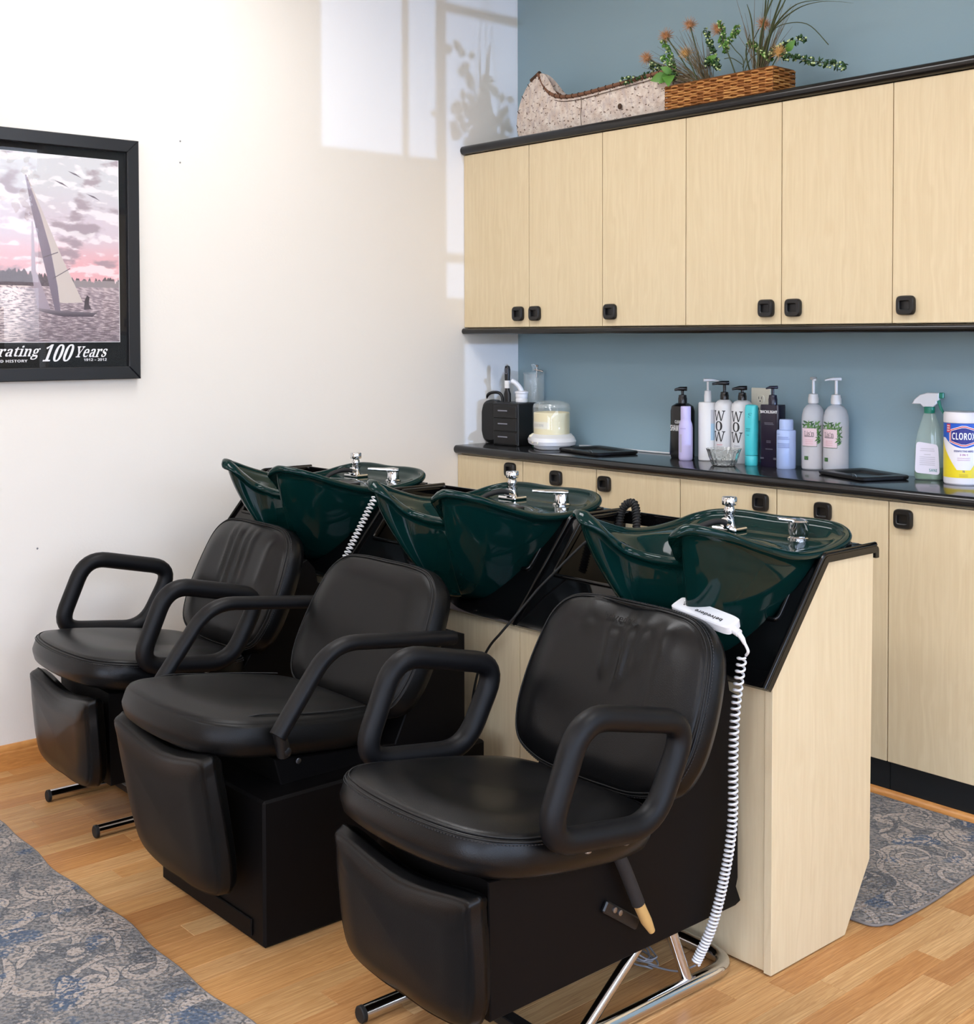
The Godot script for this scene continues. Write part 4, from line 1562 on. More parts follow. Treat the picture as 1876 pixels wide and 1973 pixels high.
func counter_things() -> void:
	var g: G
	# outlet
	var t := thing("wall_outlet", "ivory wall outlet behind the dark pump bottle", "outlet", Vector3(1.282, 1.134, 0.0))
	g = G.new()
	g.box(Vector3(0, 0, 0.004), Vector3(0.083, 0.118, 0.006), 0.002)
	obj("plate", g, M.ivory_plastic, t)
	for sy in [1, -1]:
		g = G.new()
		g.loft([[0.0165, 0.0150, 0.0, 3.0], [0.0165, 0.0150, 0.0025, 3.0], [0.0155, 0.0140, 0.0035, 3.0]], 28, Transform3D(Basis(Vector3(1, 0, 0), Vector3(0, 0, 1), Vector3(0, -1, 0)), Vector3(0, sy * 0.0195, 0.006)))
		var rc := obj("receptacle", g, M.ivory_plastic, t)
		for sx in [-0.006, 0.006]:
			g = G.new()
			g.box(Vector3(sx, sy * 0.0195 + 0.004, 0.0096), Vector3(0.0022, 0.009, 0.0006))
			obj("slot", g, M.ink, rc)
		g = G.new()
		g.lathe([Vector2(0, 0), Vector2(0.0027, 0), Vector2(0.0027, 0.0005), Vector2(0, 0.0005)], 10, Transform3D(Basis(Vector3(1, 0, 0), PI / 2), Vector3(0, sy * 0.0195 - 0.007, 0.0094)))
		obj("slot", g, M.ink, rc)
	tray("flat black rimmed tray lying beside the wax warmer", Vector3(0.635, CY, 0.165), -0.22, 0.140, 0.100)
	tray("flat black rimmed tray lying beside the spray bottle", Vector3(1.782, CY, 0.145), -0.38, 0.122, 0.092)
	# drawer organizer
	t = thing("drawer_organizer", "small black plastic organizer with three drawers", "organizer", Vector3(0.160, CY, 0.160), 0.10)
	g = G.new()
	g.box(Vector3(0, 0.088, 0), Vector3(0.140, 0.176, 0.130), 0.004)
	obj("case", g, M.black_plastic, t)
	for k in 3:
		g = G.new()
		g.box(Vector3(0, 0.031 + k * 0.054, 0.066), Vector3(0.126, 0.050, 0.006), 0.002)
		var d := obj("drawer", g, M.black_plastic, t)
		g = G.new()
		g.box(Vector3(-0.012, 0.036 + k * 0.054, 0.0705), Vector3(0.052, 0.005, 0.004), 0.001)
		obj("handle", g, M.ink_grey, d)
	# round black caddy with a loop handle
	t = thing("round_caddy", "round black caddy with a loop handle against the cream wall", "caddy", Vector3(0.062, CY, 0.262), 0.35)
	g = G.new()
	g.loft([[0.0, 0.0, -0.030, 2.6], [0.070, 0.078, -0.030, 2.6], [0.080, 0.090, -0.022, 2.6], [0.082, 0.092, 0.0, 2.6], [0.080, 0.090, 0.022, 2.6], [0.070, 0.078, 0.030, 2.6], [0.0, 0.0, 0.030, 2.6]], 40, Transform3D(Basis(Vector3(1, 0, 0), Vector3(0, 0, 1), Vector3(0, -1, 0)), Vector3(0, 0.0925, -0.10)) * Transform3D(Basis.from_scale(Vector3(0.62, 1, 1)), Vector3.ZERO))
	obj("shell", g, M.black_plastic, t)
	g = G.new()
	g.tube(rounded([Vector3(-0.046, 0.150, -0.10), Vector3(-0.030, 0.212, -0.10), Vector3(0.040, 0.216, -0.10), Vector3(0.048, 0.150, -0.10)], 0.03, 6, false), 0.0065, 10)
	obj("handle", g, M.black_plastic, t)
	# styling brush standing in it
	t = thing("styling_brush", "black handled styling brush with a white sticker standing behind the organizer", "brush", Vector3(0.118, CY + 0.1765, 0.170), 0.3)
	g = G.new()
	g.loft([[0.0, 0.0, 0.0, 2.4], [0.016, 0.010, 0.001, 2.4], [0.016, 0.010, 0.035, 2.4], [0.010, 0.009, 0.050, 2.4], [0.0115, 0.010, 0.10, 2.4], [0.013, 0.010, 0.135, 2.4], [0.010, 0.008, 0.150, 2.4], [0.0, 0.0, 0.153, 2.4]], 20)
	obj("handle", g, M.black_plastic, t)
	g = G.new()
	g.loft([[0.0118, 0.0103, 0.058, 2.4], [0.0122, 0.0105, 0.090, 2.4]], 20)
	obj("sticker", g, M.paper_white, t)
	g = G.new()
	g.tube(rounded([Vector3(-0.004, 0.118, 0.0105), Vector3(-0.004, 0.140, 0.0105), Vector3(0.004, 0.140, 0.0105), Vector3(0.004, 0.118, 0.0105)], 0.004, 4), 0.001, 6, true)
	obj("hanging_loop", g, M.ink_grey, t)
	# tall clear jar with a chrome clamp
	t = thing("clear_jar", "tall clear acrylic jar with a chrome clamp in the corner", "jar", Vector3(0.150, CY, 0.047))
	g = G.new()
	g.lathe([Vector2(0.0, 0.0), Vector2(0.042, 0.0), Vector2(0.044, 0.004), Vector2(0.044, 0.29), Vector2(0.0455, 0.292), Vector2(0.0415, 0.292), Vector2(0.0415, 0.006), Vector2(0.0, 0.006)], 36)
	obj("beaker", g, M.clear, t)
	g = G.new()
	g.lathe([Vector2(0.0, 0.292), Vector2(0.046, 0.292), Vector2(0.046, 0.299), Vector2(0.014, 0.303), Vector2(0.008, 0.306), Vector2(0.0075, 0.318), Vector2(0.013, 0.328), Vector2(0.0125, 0.334), Vector2(0.0, 0.336)], 32)
	obj("lid", g, M.clear, t)
	g = G.new()
	g.box(Vector3(0.040, 0.300, 0.020), Vector3(0.006, 0.045, 0.008), 0.001)
	g.tube(v3([Vector3(0.030, 0.312, 0.026), Vector3(0.066, 0.304, 0.010)]), 0.0035, 8)
	g.lathe([Vector2(0, 0), Vector2(0.007, 0.002), Vector2(0.008, 0.008), Vector2(0, 0.012)], 12, Transform3D(Basis(), Vector3(0.040, 0.322, 0.020)))
	obj("clamp", g, M.chrome, t)
	# white bent nozzle bottle on the organizer
	t = thing("nozzle_bottle", "squat white bottle with a bent nozzle on the drawer organizer", "bottle", Vector3(0.200, CY + 0.1765, 0.165))
	g = G.new()
	g.lathe([Vector2(0, 0), Vector2(0.020, 0), Vector2(0.025, 0.004), Vector2(0.0255, 0.014), Vector2(0.0235, 0.019), Vector2(0.0255, 0.024), Vector2(0.025, 0.036), Vector2(0.028, 0.040), Vector2(0.028, 0.046), Vector2(0.020, 0.049), Vector2(0.0, 0.050)], 28)
	obj("body", g, M.white_plastic, t)
	g = G.new()
	g.tube(spline([Vector3(0.0, 0.046, 0.0), Vector3(-0.004, 0.062, 0.006), Vector3(-0.018, 0.082, 0.018), Vector3(-0.032, 0.090, 0.026)], 5), 0.0105, 12)
	obj("nozzle", g, M.white_plastic, t)
	# wax warmer
	t = thing("wax_warmer", "white wax warmer with a clear dome lid", "warmer", Vector3(0.378, CY, 0.165), -0.62)
	g = G.new()
	g.loft([[0.098, 0.062, 0.0, 3.2, -0.006], [0.106, 0.070, 0.004, 3.2, -0.006], [0.108, 0.072, 0.016, 3.2, -0.004], [0.134, 0.090, 0.020, 2.8], [0.138, 0.093, 0.034, 2.8], [0.130, 0.088, 0.048, 2.6], [0.090, 0.080, 0.058, 2.2], [0.079, 0.078, 0.060, 2.0]], 56)
	var base := obj("base", g, M.white_plastic, t)
	g = G.new()
	g.box(Vector3(-0.03, 0.011, 0.0722), Vector3(0.022, 0.018, 0.003), 0.001)
	obj("green_button", g, mat("green_button", rgb(22, 88, 62), 0.4), base)
	g = G.new()
	g.lathe([Vector2(0, 0), Vector2(0.014, 0), Vector2(0.013, 0.006), Vector2(0.010, 0.009), Vector2(0, 0.010)], 20, Transform3D(Basis(Vector3(1, 0, 0), 0.5), Vector3(0.01, 0.050, 0.080)))
	obj("dial", g, M.ivory_plastic, base)
	g = G.new()
	for e in [[0.060, 0.030], [0.098, 0.030]]:
		g.box(Vector3(e[0], e[1], sqrt(maxf(0.0, 1.0 - pow(e[0] / 0.139, 2.8))) * 0.088 + 0.003), Vector3(0.030, 0.008, 0.006), 0.002, Transform3D())
	obj("vent", g, M.ivory_plastic, base)
	g = G.new()
	g.lathe([Vector2(0.070, 0.055), Vector2(0.0725, 0.060), Vector2(0.0725, 0.143), Vector2(0.070, 0.146), Vector2(0.066, 0.146), Vector2(0.066, 0.120), Vector2(0.0, 0.118)], 48)
	var pot := obj("pot", g, M.cream_wax, t)
	wrap_patch(pot, "badge", M.ivory_plastic, 0.0725, 0.0725, -0.10, 1.25, 0.082, 0.110, 0.0005)
	wrap_text(pot, "badge_lettering", "EOIOIN", M.ink_grey, 0.056, 0.011, 0.0725, 0.0725, 0.55, 0.096, false, false, 0.0010)
	g = G.new()
	g.lathe([Vector2(0.0755, 0.062), Vector2(0.0765, 0.062), Vector2(0.0765, 0.168), Vector2(0.071, 0.180), Vector2(0.050, 0.189), Vector2(0.0, 0.196), Vector2(0.0, 0.1945), Vector2(0.049, 0.1875), Vector2(0.070, 0.179), Vector2(0.0752, 0.167)], 48)
	obj("dome_lid", g, M.clear, t)
	# its white lead along the wall
	g = G.new()
	g.tube(spline([Vector3(0.40, CY + 0.004, 0.030), Vector3(0.44, CY + 0.004, 0.015), Vector3(0.60, CY + 0.004, 0.012), Vector3(0.74, CY + 0.004, 0.020), Vector3(0.88, CY + 0.004, 0.014), Vector3(0.98, CY + 0.004, 0.012)], 6), 0.0032, 8)
	tag(obj("power_lead", g, M.white_plastic), "thin white power lead lying along the blue wall", "cord")

func pump(parent: Node, y: float, m: Material, cr: float, ch: float, stem: float, sr: float, turn: float, reach: float, style := 0) -> void:
	# collar, stem and a nozzle head that points along `turn`
	var g := G.new()
	g.lathe([Vector2(0, y), Vector2(cr * 1.06, y), Vector2(cr * 1.06, y + ch * 0.6), Vector2(cr, y + ch * 0.66), Vector2(cr * 0.92, y + ch), Vector2(sr * 1.4, y + ch + 0.002), Vector2(0, y + ch + 0.002)], 24)
	var p := obj("pump", g, m, parent)
	g = G.new()
	g.lathe([Vector2(0, y + ch), Vector2(sr, y + ch), Vector2(sr, y + ch + stem), Vector2(0, y + ch + stem)], 16)
	var top := y + ch + stem
	var xf := Transform3D(Basis(Vector3(0, 1, 0), turn), Vector3(0, top, 0)) * Transform3D(Basis(Vector3(0, 1, 0), Vector3(1, 0, 0), Vector3(0, 0, -1)), Vector3.ZERO)
	var hh := 0.0055 if style == 0 else 0.008
	g.loft([[0.0, 0.0, -0.016, 3.0, 0.003], [hh, 0.008, -0.0155, 3.0, 0.003], [hh, 0.011, -0.004, 3.0, 0.003], [hh * 0.95, 0.011, 0.010, 3.0, 0.003], [hh * 0.7, 0.0065, reach * 0.6, 3.0, 0.002], [hh * 0.5, 0.0045, reach, 3.0, -0.001], [0.0, 0.0, reach + 0.001, 3.0, -0.001]], 18, xf)
	obj("nozzle", g, m, p)

func round_bottle(called: String, label: String, at: Vector3, prof: Array, m: Material, rx := 1.0, rz := 1.0, pw := 2.0, turn := 0.0) -> Node3D:
	var t := thing(called, label, "bottle", at, turn)
	var rows := []
	for p in prof:
		rows.append([p.x * rx, p.x * rz, p.y, pw])
	var g := G.new()
	g.loft(rows, 40)
	obj("body", g, m, t)
	return t

const LEFT := -2.29
const RIGHT := 0.85

func bottles() -> void:
	var g: G
	var white: StandardMaterial3D = M.white_plastic
	# 1 black shampoo with a navy side
	var blk := mat("bottle_black", rgb(16, 15, 18), 0.22)
	var navy := mat("label_navy", rgb(34, 32, 92), 0.4)
	var t := round_bottle("pump_bottle", "black pump bottle of shampoo with a navy side and white lettering", Vector3(0.992, CY, 0.088), [Vector2(0.92, 0), Vector2(0.98, 0.004), Vector2(1.0, 0.02), Vector2(1.0, 0.175), Vector2(0.9, 0.192), Vector2(0.5, 0.203), Vector2(0.0, 0.204)], blk, 0.046, 0.030, 3.0)
	pump(t, 0.203, blk, 0.0155, 0.030, 0.020, 0.005, LEFT, 0.030, 1)
	g = G.new()
	g.quad(Vector3(-0.0462, 0.010, -0.02), Vector3(-0.0462, 0.010, 0.018), Vector3(-0.0462, 0.165, 0.012), Vector3(-0.0462, 0.165, -0.014))
	obj("side_label", g, navy, t)
	g = G.new()
	text_on(g, "CLEAN", 0.030, 0.011, func(px: float, py: float) -> Vector3: return Vector3(px + 0.004, 0.135 + py, 0.0306), false, true)
	obj("lettering", g, M.paper_white, t)
	g = G.new()
	text_on(g, "SHAMPOO", 0.066, 0.022, func(px: float, py: float) -> Vector3: return Vector3(px + 0.001, 0.112 + py, 0.0306), false, true)
	obj("lettering", g, M.paper_white, t)
	# 2 lavender
	var lav := mat("bottle_lavender", rgb(196, 186, 226), 0.4)
	t = round_bottle("slim_bottle", "slim lavender bottle in front of the black shampoo", Vector3(1.052, CY, 0.142), [Vector2(0.022, 0), Vector2(0.0245, 0.003), Vector2(0.0255, 0.010), Vector2(0.0255, 0.118), Vector2(0.0235, 0.132), Vector2(0.0190, 0.145), Vector2(0.0185, 0.150)], lav)
	g = G.new()
	g.lathe([Vector2(0.0, 0.150), Vector2(0.0186, 0.150), Vector2(0.0186, 0.193), Vector2(0.017, 0.196), Vector2(0, 0.196)], 32)
	obj("cap", g, lav, t)
	wrap_patch(t, "label", mat("label_lilac", rgb(178, 172, 196), 0.5), 0.0255, 0.0255, -0.30, 0.12, 0.030, 0.095)
	wrap_text(t, "lettering", "oooo", mat("ink_violet", rgb(82, 70, 150), 0.5), 0.022, 0.003, 0.0255, 0.0255, 0.25, 0.116)
	# 3 white flat-topped pump
	t = round_bottle("pump_bottle", "plain white pump bottle with a long white stem", Vector3(1.108, CY, 0.086), [Vector2(0.031, 0), Vector2(0.0335, 0.003), Vector2(0.0335, 0.206), Vector2(0.031, 0.211), Vector2(0.0, 0.212)], white)
	pump(t, 0.212, white, 0.0125, 0.040, 0.036, 0.0042, RIGHT, 0.040)
	wrap_patch(t, "label", mat("label_sky", rgb(168, 200, 222), 0.5), 0.0335, 0.0335, 1.00, 1.50, 0.075, 0.135)
	wrap_patch(t, "label", mat("label_grey", rgb(196, 198, 206), 0.5), 0.0335, 0.0335, 1.00, 1.50, 0.135, 0.185)
	# 4, 5 white bottles with tall serif letters
	var says := ["white pump bottle with tall black letters and a red line of print", "white pump bottle with tall black letters and grey print beside the teal tube"]
	for k in 2:
		var r: float = [0.0345, 0.0385][k]
		var az: float = 0.04
		t = round_bottle("pump_bottle", says[k], [Vector3(1.174, CY, 0.074), Vector3(1.250, CY, 0.070)][k], [Vector2(r - 0.002, 0), Vector2(r, 0.003), Vector2(r, 0.196), Vector2(r * 0.95, 0.208), Vector2(r * 0.72, 0.218), Vector2(r * 0.4, 0.223), Vector2(0, 0.224)], white)
		pump(t, 0.222, blk, 0.0145, 0.027, [0.030, 0.014][k], 0.0055, LEFT, [0.044, 0.036][k], 1)
		# W over O over W, thick and thin strokes
		for e in [[0.166, "W"], [0.092, "W"]]:
			wrap_text(t, "lettering", e[1], M.ink, 0.050, 0.037, r, r, az, e[0], true, false)
		wrap_text(t, "lettering", "O", M.ink, 0.028, 0.034, r, r, az, 0.129, true, true)
		wrap_text(t, "lettering", "oooooo", mat("ink_rose", rgb(220, 120, 130), 0.5) if k == 0 else M.ink_grey, 0.022, 0.0035, r, r, az + 0.1, 0.062, false, true)
		wrap_text(t, "lettering", "ooooooooo", M.ink_grey, 0.026, 0.0025, r, r, az + 0.15, 0.055)
	# 6 teal tube standing on its cap
	var teal := mat("bottle_teal", rgb(72, 200, 208), 0.3)
	t = thing("squeeze_tube", "teal squeeze tube standing on its cap", "bottle", Vector3(1.322, CY, 0.112))
	g = G.new()
	g.loft([[0.0215, 0.0215, 0.036, 2.2], [0.0222, 0.0222, 0.040, 2.2], [0.0222, 0.0222, 0.10, 2.4], [0.0228, 0.020, 0.16, 2.8], [0.0232, 0.016, 0.200, 3.0], [0.0225, 0.012, 0.209, 3.0], [0.015, 0.006, 0.2115, 3.0], [0.0, 0.0, 0.212, 3.0]], 36)
	obj("tube", g, teal, t)
	g = G.new()
	g.lathe([Vector2(0.0, 0.0), Vector2(0.0215, 0.0), Vector2(0.0228, 0.003), Vector2(0.0228, 0.032), Vector2(0.0215, 0.0345), Vector2(0, 0.0345)], 36)
	obj("cap", g, teal, t)
	for e in [[0.128, "ooooo"], [0.121, "oooo"], [0.106, "ooo"]]:
		wrap_text(t, "lettering", e[1], mat("ink_teal", rgb(28, 120, 132), 0.5), 0.020, 0.0035, 0.0226, 0.0215, 0.1, e[0], false, true)
	wrap_text(t, "lettering", "S", mat("ink_teal2", rgb(48, 150, 160), 0.5), 0.016, 0.016, 0.0232, 0.019, 0.35, 0.175, true)
	# 7 dark square bottle
	var dark := mat("bottle_aubergine", rgb(24, 18, 40), 0.25)
	t = round_bottle("pump_bottle", "dark aubergine square pump bottle with white capitals", Vector3(1.398, CY, 0.094), [Vector2(0.96, 0), Vector2(1.0, 0.003), Vector2(1.0, 0.208), Vector2(0.97, 0.214), Vector2(0.0, 0.2145)], dark, 0.0375, 0.0265, 7.0, 0.08)
	pump(t, 0.2145, dark, 0.0145, 0.032, 0.024, 0.0048, LEFT, 0.024)
	for e in [["BACKLIGHT", 0.066, 0.0095, 0.190, 0.0], ["ooooooooo", 0.034, 0.003, 0.152, 0.0], ["oooooooooo", 0.036, 0.003, 0.147, 0.002], ["oooo", 0.016, 0.003, 0.090, 0.0], ["oooo", 0.016, 0.003, 0.085, 0.0], ["oooooooo", 0.028, 0.003, 0.062, 0.002], ["ooo", 0.014, 0.005, 0.030, -0.026], ["ooo", 0.014, 0.007, 0.030, 0.026]]:
		g = G.new()
		text_on(g, e[0], e[1], e[2], func(px: float, py: float) -> Vector3: return Vector3(px + e[4], e[3] + py, 0.0271), false, e[0] == "BACKLIGHT")
		obj("lettering", g, M.paper_white if e[0] == "BACKLIGHT" else M.ink_grey, t)
	# 8 pale blue bottle
	var pale := mat("bottle_pale_blue", rgb(168, 186, 226), 0.42)
	t = round_bottle("short_bottle", "short pale blue bottle with a wide cap", Vector3(1.466, CY, 0.112), [Vector2(0.030, 0), Vector2(0.032, 0.003), Vector2(0.032, 0.127), Vector2(0.030, 0.131), Vector2(0.0, 0.132)], pale)
	g = G.new()
	g.lathe([Vector2(0, 0.132), Vector2(0.0235, 0.132), Vector2(0.0235, 0.162), Vector2(0.0215, 0.167), Vector2(0, 0.1675)], 32)
	obj("cap", g, pale, t)
	for e in [["oo", 0.012, 0.004, 0.118, -0.30], ["ooooooooooo", 0.040, 0.004, 0.108, 0.18], ["ooooooooooooo", 0.046, 0.004, 0.102, 0.22], ["ooooooooooooo", 0.046, 0.004, 0.086, 0.22], ["ooooooooooooo", 0.046, 0.004, 0.080, 0.22], ["ooooooooooooo", 0.046, 0.004, 0.074, 0.22]]:
		wrap_text(t, "lettering", e[0], mat("ink_blue", rgb(98, 110, 160), 0.5), e[1], e[2], 0.032, 0.032, e[4], e[3])
	# 9, 10 clear bottles with botanical labels
	var milk := mat("milky_clear", Color(0.86, 0.87, 0.90, 0.62), 0.35)
	milk.transparency = BaseMaterial3D.TRANSPARENCY_ALPHA
	var lotion := mat("lotion", rgb(226, 202, 182), 0.4)
	var pinkl := mat("label_pink", rgb(226, 200, 206), 0.5)
	var leafm := mat("label_leaf", rgb(86, 128, 66), 0.5)
	var leafd := mat("label_leaf_dark", rgb(44, 84, 46), 0.5)
	for k in 2:
		var r: float = [0.0385, 0.0415][k]
		t = round_bottle("botanical_bottle", ["clear pump bottle with a leafy label, full of lotion", "clear pump bottle with a leafy label, lotion gone from its foot"][k], [Vector3(1.542, CY, 0.066), Vector3(1.628, CY, 0.062)][k], [Vector2(r - 0.005, 0), Vector2(r - 0.001, 0.004), Vector2(r, 0.012), Vector2(r, 0.165), Vector2(r * 0.96, 0.185), Vector2(r * 0.84, 0.203), Vector2(r * 0.62, 0.215), Vector2(0.0140, 0.221), Vector2(0.0140, 0.226), Vector2(0, 0.226)], milk)
		g = G.new()
		var f0: float = [0.004, 0.022][k]
		g.lathe([Vector2(0, f0), Vector2(r - 0.006, f0), Vector2(r - 0.002, f0 + 0.006), Vector2(r - 0.002, 0.148), Vector2(0, 0.148)], 36)
		obj("lotion", g, lotion, t)
		pump(t, 0.224, white, 0.0165, 0.030, 0.050, 0.0052, [-0.85, LEFT][k], 0.038)
		var az: float = [0.30, 0.06][k]
		wrap_patch(t, "label", pinkl, r, r, az - 0.80, az + 0.62, 0.080, 0.142, 0.0006)
		# rule round the label
		for e in [[az - 0.80, az + 0.62, 0.141, 0.1425], [az - 0.80, az + 0.62, 0.0795, 0.081], [az + 0.60, az + 0.62, 0.080, 0.142]]:
			wrap_patch(t, "label_rule", leafd, r, r, e[0], e[1], e[2], e[3], 0.0008)
		wrap_text(t, "lettering", "Lis'n", M.ink, 0.034, 0.016, r, r, az - 0.08, 0.124, true, false, 0.0011)
		wrap_patch(t, "label_rule", M.ink, r, r, az - 0.52, az + 0.34, 0.1125, 0.1145, 0.0011)
		for yy in [0.102, 0.096, 0.089]:
			wrap_text(t, "lettering", "oooooooo", mat("ink_pink", rgb(206, 150, 156), 0.5), 0.026, 0.003, r, r, az - 0.06, yy, false, false, 0.0011)
		wrap_patch(t, "crest", leafd, r, r, az - 0.52, az - 0.12, 0.034, 0.047, 0.0008)
		wrap_text(t, "crest", "v", leafm, 0.014, 0.008, r, r, az - 0.32, 0.041, true, true, 0.0012)
		# printed leaves over and beside the label
		g = G.new()
		var g2 := G.new()
		var rnd := RandomNumberGenerator.new()
		rnd.seed = 40
		for i in 34:
			var right := i >= 20
			var ca: float = (az + 0.70 + rnd.randf_range(-0.05, 0.20)) if right else (az + rnd.randf_range(-0.75, 0.75))
			var cy: float = rnd.randf_range(0.092, 0.150) if right else rnd.randf_range(0.144, 0.163)
			var ang := rnd.randf_range(-1.2, 1.2) + (-1.4 if right else 0.8)
			var ln := rnd.randf_range(0.007, 0.014)
			var wd := rnd.randf_range(0.0018, 0.0036)
			var pts := []
			for q in [[-1.0, 0.0], [-0.3, 1.0], [0.4, 0.8], [1.0, 0.0], [0.4, -0.8], [-0.3, -1.0]]:
				var lx: float = q[0] * ln * cos(ang) - q[1] * wd * sin(ang)
				var ly: float = q[0] * ln * sin(ang) + q[1] * wd * cos(ang)
				pts.append(on_wall(r, r, ca + lx / r, cy + ly, 0.0009 + 0.0001 * (i % 4)))
			var into: G = g if i % 3 else g2
			for q in [[0, 1, 5], [1, 2, 4], [1, 4, 5], [2, 3, 4]]:
				into.tri(pts[q[0]], pts[q[1]], pts[q[2]])
		obj("printed_leaves", g, leafm, t).set_meta("kind", "stuff")
		obj("printed_leaves", g2, leafd, t).set_meta("kind", "stuff")
	# cut glass bowl
	t = thing("glass_bowl", "small cut glass bowl in front of the white bottles", "bowl", Vector3(1.262, CY, 0.190))
	g = G.new()
	var rows := []
	var ringof := func(rad: float, y: float, cut: float) -> PackedVector3Array:
		var o := PackedVector3Array()
		for j in 72:
			var a := TAU * j / 72
			var q := rad + cut * absf(sin(a * 9.0))
			o.append(Vector3(cos(a) * q, y + (cut * 0.8 * absf(sin(a * 9.0)) if y > 0.05 else 0.0), sin(a) * q))
		return o
	for e in [[0.0, 0.0, 0.0], [0.036, 0.0, 0.0], [0.040, 0.003, 0.001], [0.043, 0.012, 0.0035], [0.047, 0.022, 0.0015], [0.050, 0.032, 0.0035], [0.055, 0.046, 0.0015], [0.059, 0.057, 0.003], [0.057, 0.0575, 0.003], [0.052, 0.046, 0.0], [0.044, 0.022, 0.0], [0.036, 0.008, 0.0], [0.0, 0.006, 0.0]]:
		rows.append(ringof.call(e[0], e[1], e[2]))
	var gs := []
	for i in rows.size() - 1:
		gs.append(g.group())
	g.grid(rows, true, gs)
	obj("body", g, M.cut_glass, t)
	# trigger spray bottle
	var spray := mat("spray_clear", Color(0.80, 0.90, 0.85, 0.22), 0.08)
	spray.transparency = BaseMaterial3D.TRANSPARENCY_ALPHA
	var grn := mat("cap_green", rgb(22, 128, 104), 0.3)
	t = round_bottle("spray_bottle", "clear trigger spray bottle with a green collar and white head", Vector3(1.958, CY, 0.052), [Vector2(0.90, 0), Vector2(0.98, 0.004), Vector2(1.0, 0.014), Vector2(1.0, 0.085), Vector2(0.94, 0.115), Vector2(0.78, 0.150), Vector2(0.55, 0.185), Vector2(0.40, 0.205), Vector2(0.34, 0.215), Vector2(0.0, 0.215)], spray, 0.044, 0.028, 3.0, 0.25)
	g = G.new()
	g.loft([[0.040, 0.0245, 0.003, 3.0], [0.0425, 0.0265, 0.012, 3.0], [0.0425, 0.0265, 0.038, 3.0], [0.0, 0.0, 0.038, 3.0]], 36)
	obj("liquid", g, mat("green_liquid", rgb(92, 126, 96), 0.3), t)
	g = G.new()
	g.lathe([Vector2(0, 0.208), Vector2(0.0165, 0.208), Vector2(0.0165, 0.226), Vector2(0.014, 0.228), Vector2(0, 0.228)], 28)
	obj("collar", g, grn, t)
	g = G.new()
	var head := PackedVector2Array([Vector2(-0.052, 0.236), Vector2(-0.045, 0.250), Vector2(-0.028, 0.265), Vector2(-0.006, 0.272), Vector2(0.030, 0.272), Vector2(0.030, 0.250), Vector2(0.024, 0.246), Vector2(0.024, 0.238), Vector2(0.012, 0.228), Vector2(-0.018, 0.228), Vector2(-0.026, 0.236)])
	g.extrude(head, 0.020, Transform3D(Basis(), Vector3(0, 0, -0.010)), 0.002)
	obj("trigger_head", g, white, t)
	g = G.new()
	g.box(Vector3(0.037, 0.264, 0), Vector3(0.014, 0.018, 0.016), 0.002)
	obj("nozzle", g, grn, t)
	g = G.new()
	g.extrude(PackedVector2Array([Vector2(0.022, 0.252), Vector2(0.032, 0.250), Vector2(0.036, 0.230), Vector2(0.046, 0.208), Vector2(0.043, 0.205), Vector2(0.031, 0.222), Vector2(0.026, 0.240)]), 0.010, Transform3D(Basis(), Vector3(0, 0, -0.005)), 0.001)
	obj("trigger", g, grn, t)
	g = G.new()
	var lab := rounded2([Vector2(-0.036, 0.022), Vector2(-0.032, 0.120), Vector2(0.034, 0.112), Vector2(0.040, 0.018)], 0.012, 5)
	g.extrude(lab, 0.0005, Transform3D(Basis(), Vector3(0, 0, 0.0283)))
	var ll := obj("label", g, mat("label_white", rgb(226, 222, 236), 0.5), t)
	for e in [[0.098, 0.040, 12], [0.092, 0.044, 12], [0.080, 0.020, 5], [0.072, 0.046, 14], [0.066, 0.046, 14], [0.060, 0.046, 14], [0.054, 0.046, 14], [0.048, 0.046, 14]]:
		g = G.new()
		text_on(g, "o".repeat(e[2]), e[1], 0.0026, func(px: float, py: float) -> Vector3: return Vector3(px + 0.002, e[0] + py, 0.0291))
		obj("small_print", g, M.ink_grey, ll)
	g = G.new()
	text_on(g, "SANI", 0.024, 0.009, func(px: float, py: float) -> Vector3: return Vector3(px + 0.020, 0.032 + py, 0.0291), false, true)
	obj("lettering", g, mat("ink_green", rgb(44, 128, 128), 0.5), ll)
	# wipes canister
	var can := mat("canister_white", rgb(232, 228, 232), 0.35)
	var R := 0.056
	t = thing("wipes_canister", "yellow and blue canister of disinfecting wipes", "canister", Vector3(2.084, CY, 0.078))
	g = G.new()
	g.lathe([Vector2(0, 0), Vector2(R - 0.004, 0), Vector2(R - 0.0005, 0.004), Vector2(R, 0.010), Vector2(R, 0.184), Vector2(R - 0.001, 0.186), Vector2(0, 0.186)], 56)
	var body := obj("body", g, can, t)
	g = G.new()
	g.lathe([Vector2(0, 0.187), Vector2(R + 0.0005, 0.187), Vector2(R + 0.001, 0.190), Vector2(R + 0.001, 0.214), Vector2(R - 0.002, 0.219), Vector2(0, 0.220)], 56)
	obj("lid", g, can, t)
	var yel := mat("print_yellow", rgb(238, 214, 40), 0.4)
	var blu := mat("print_blue", rgb(26, 88, 196), 0.4)
	var deep := mat("print_deep_blue", rgb(34, 40, 130), 0.4)
	var red := mat("print_red", rgb(206, 40, 58), 0.4)
	var az := 0.52
	# shape bounded by two curves in (s, y) wrapped on the can
	var band := func(called: String, m: Material, s0: float, s1: float, lo: Callable, hi: Callable, off: float) -> void:
		var q := G.new()
		var a := PackedVector3Array()
		var b := PackedVector3Array()
		for i in 41:
			var sx := lerpf(s0, s1, i / 40.0)
			a.append(on_wall(R, R, az + sx, lo.call(sx), off))
			b.append(on_wall(R, R, az + sx, hi.call(sx), off))
		q.grid([a, b], false)
		obj(called, q, m, body)
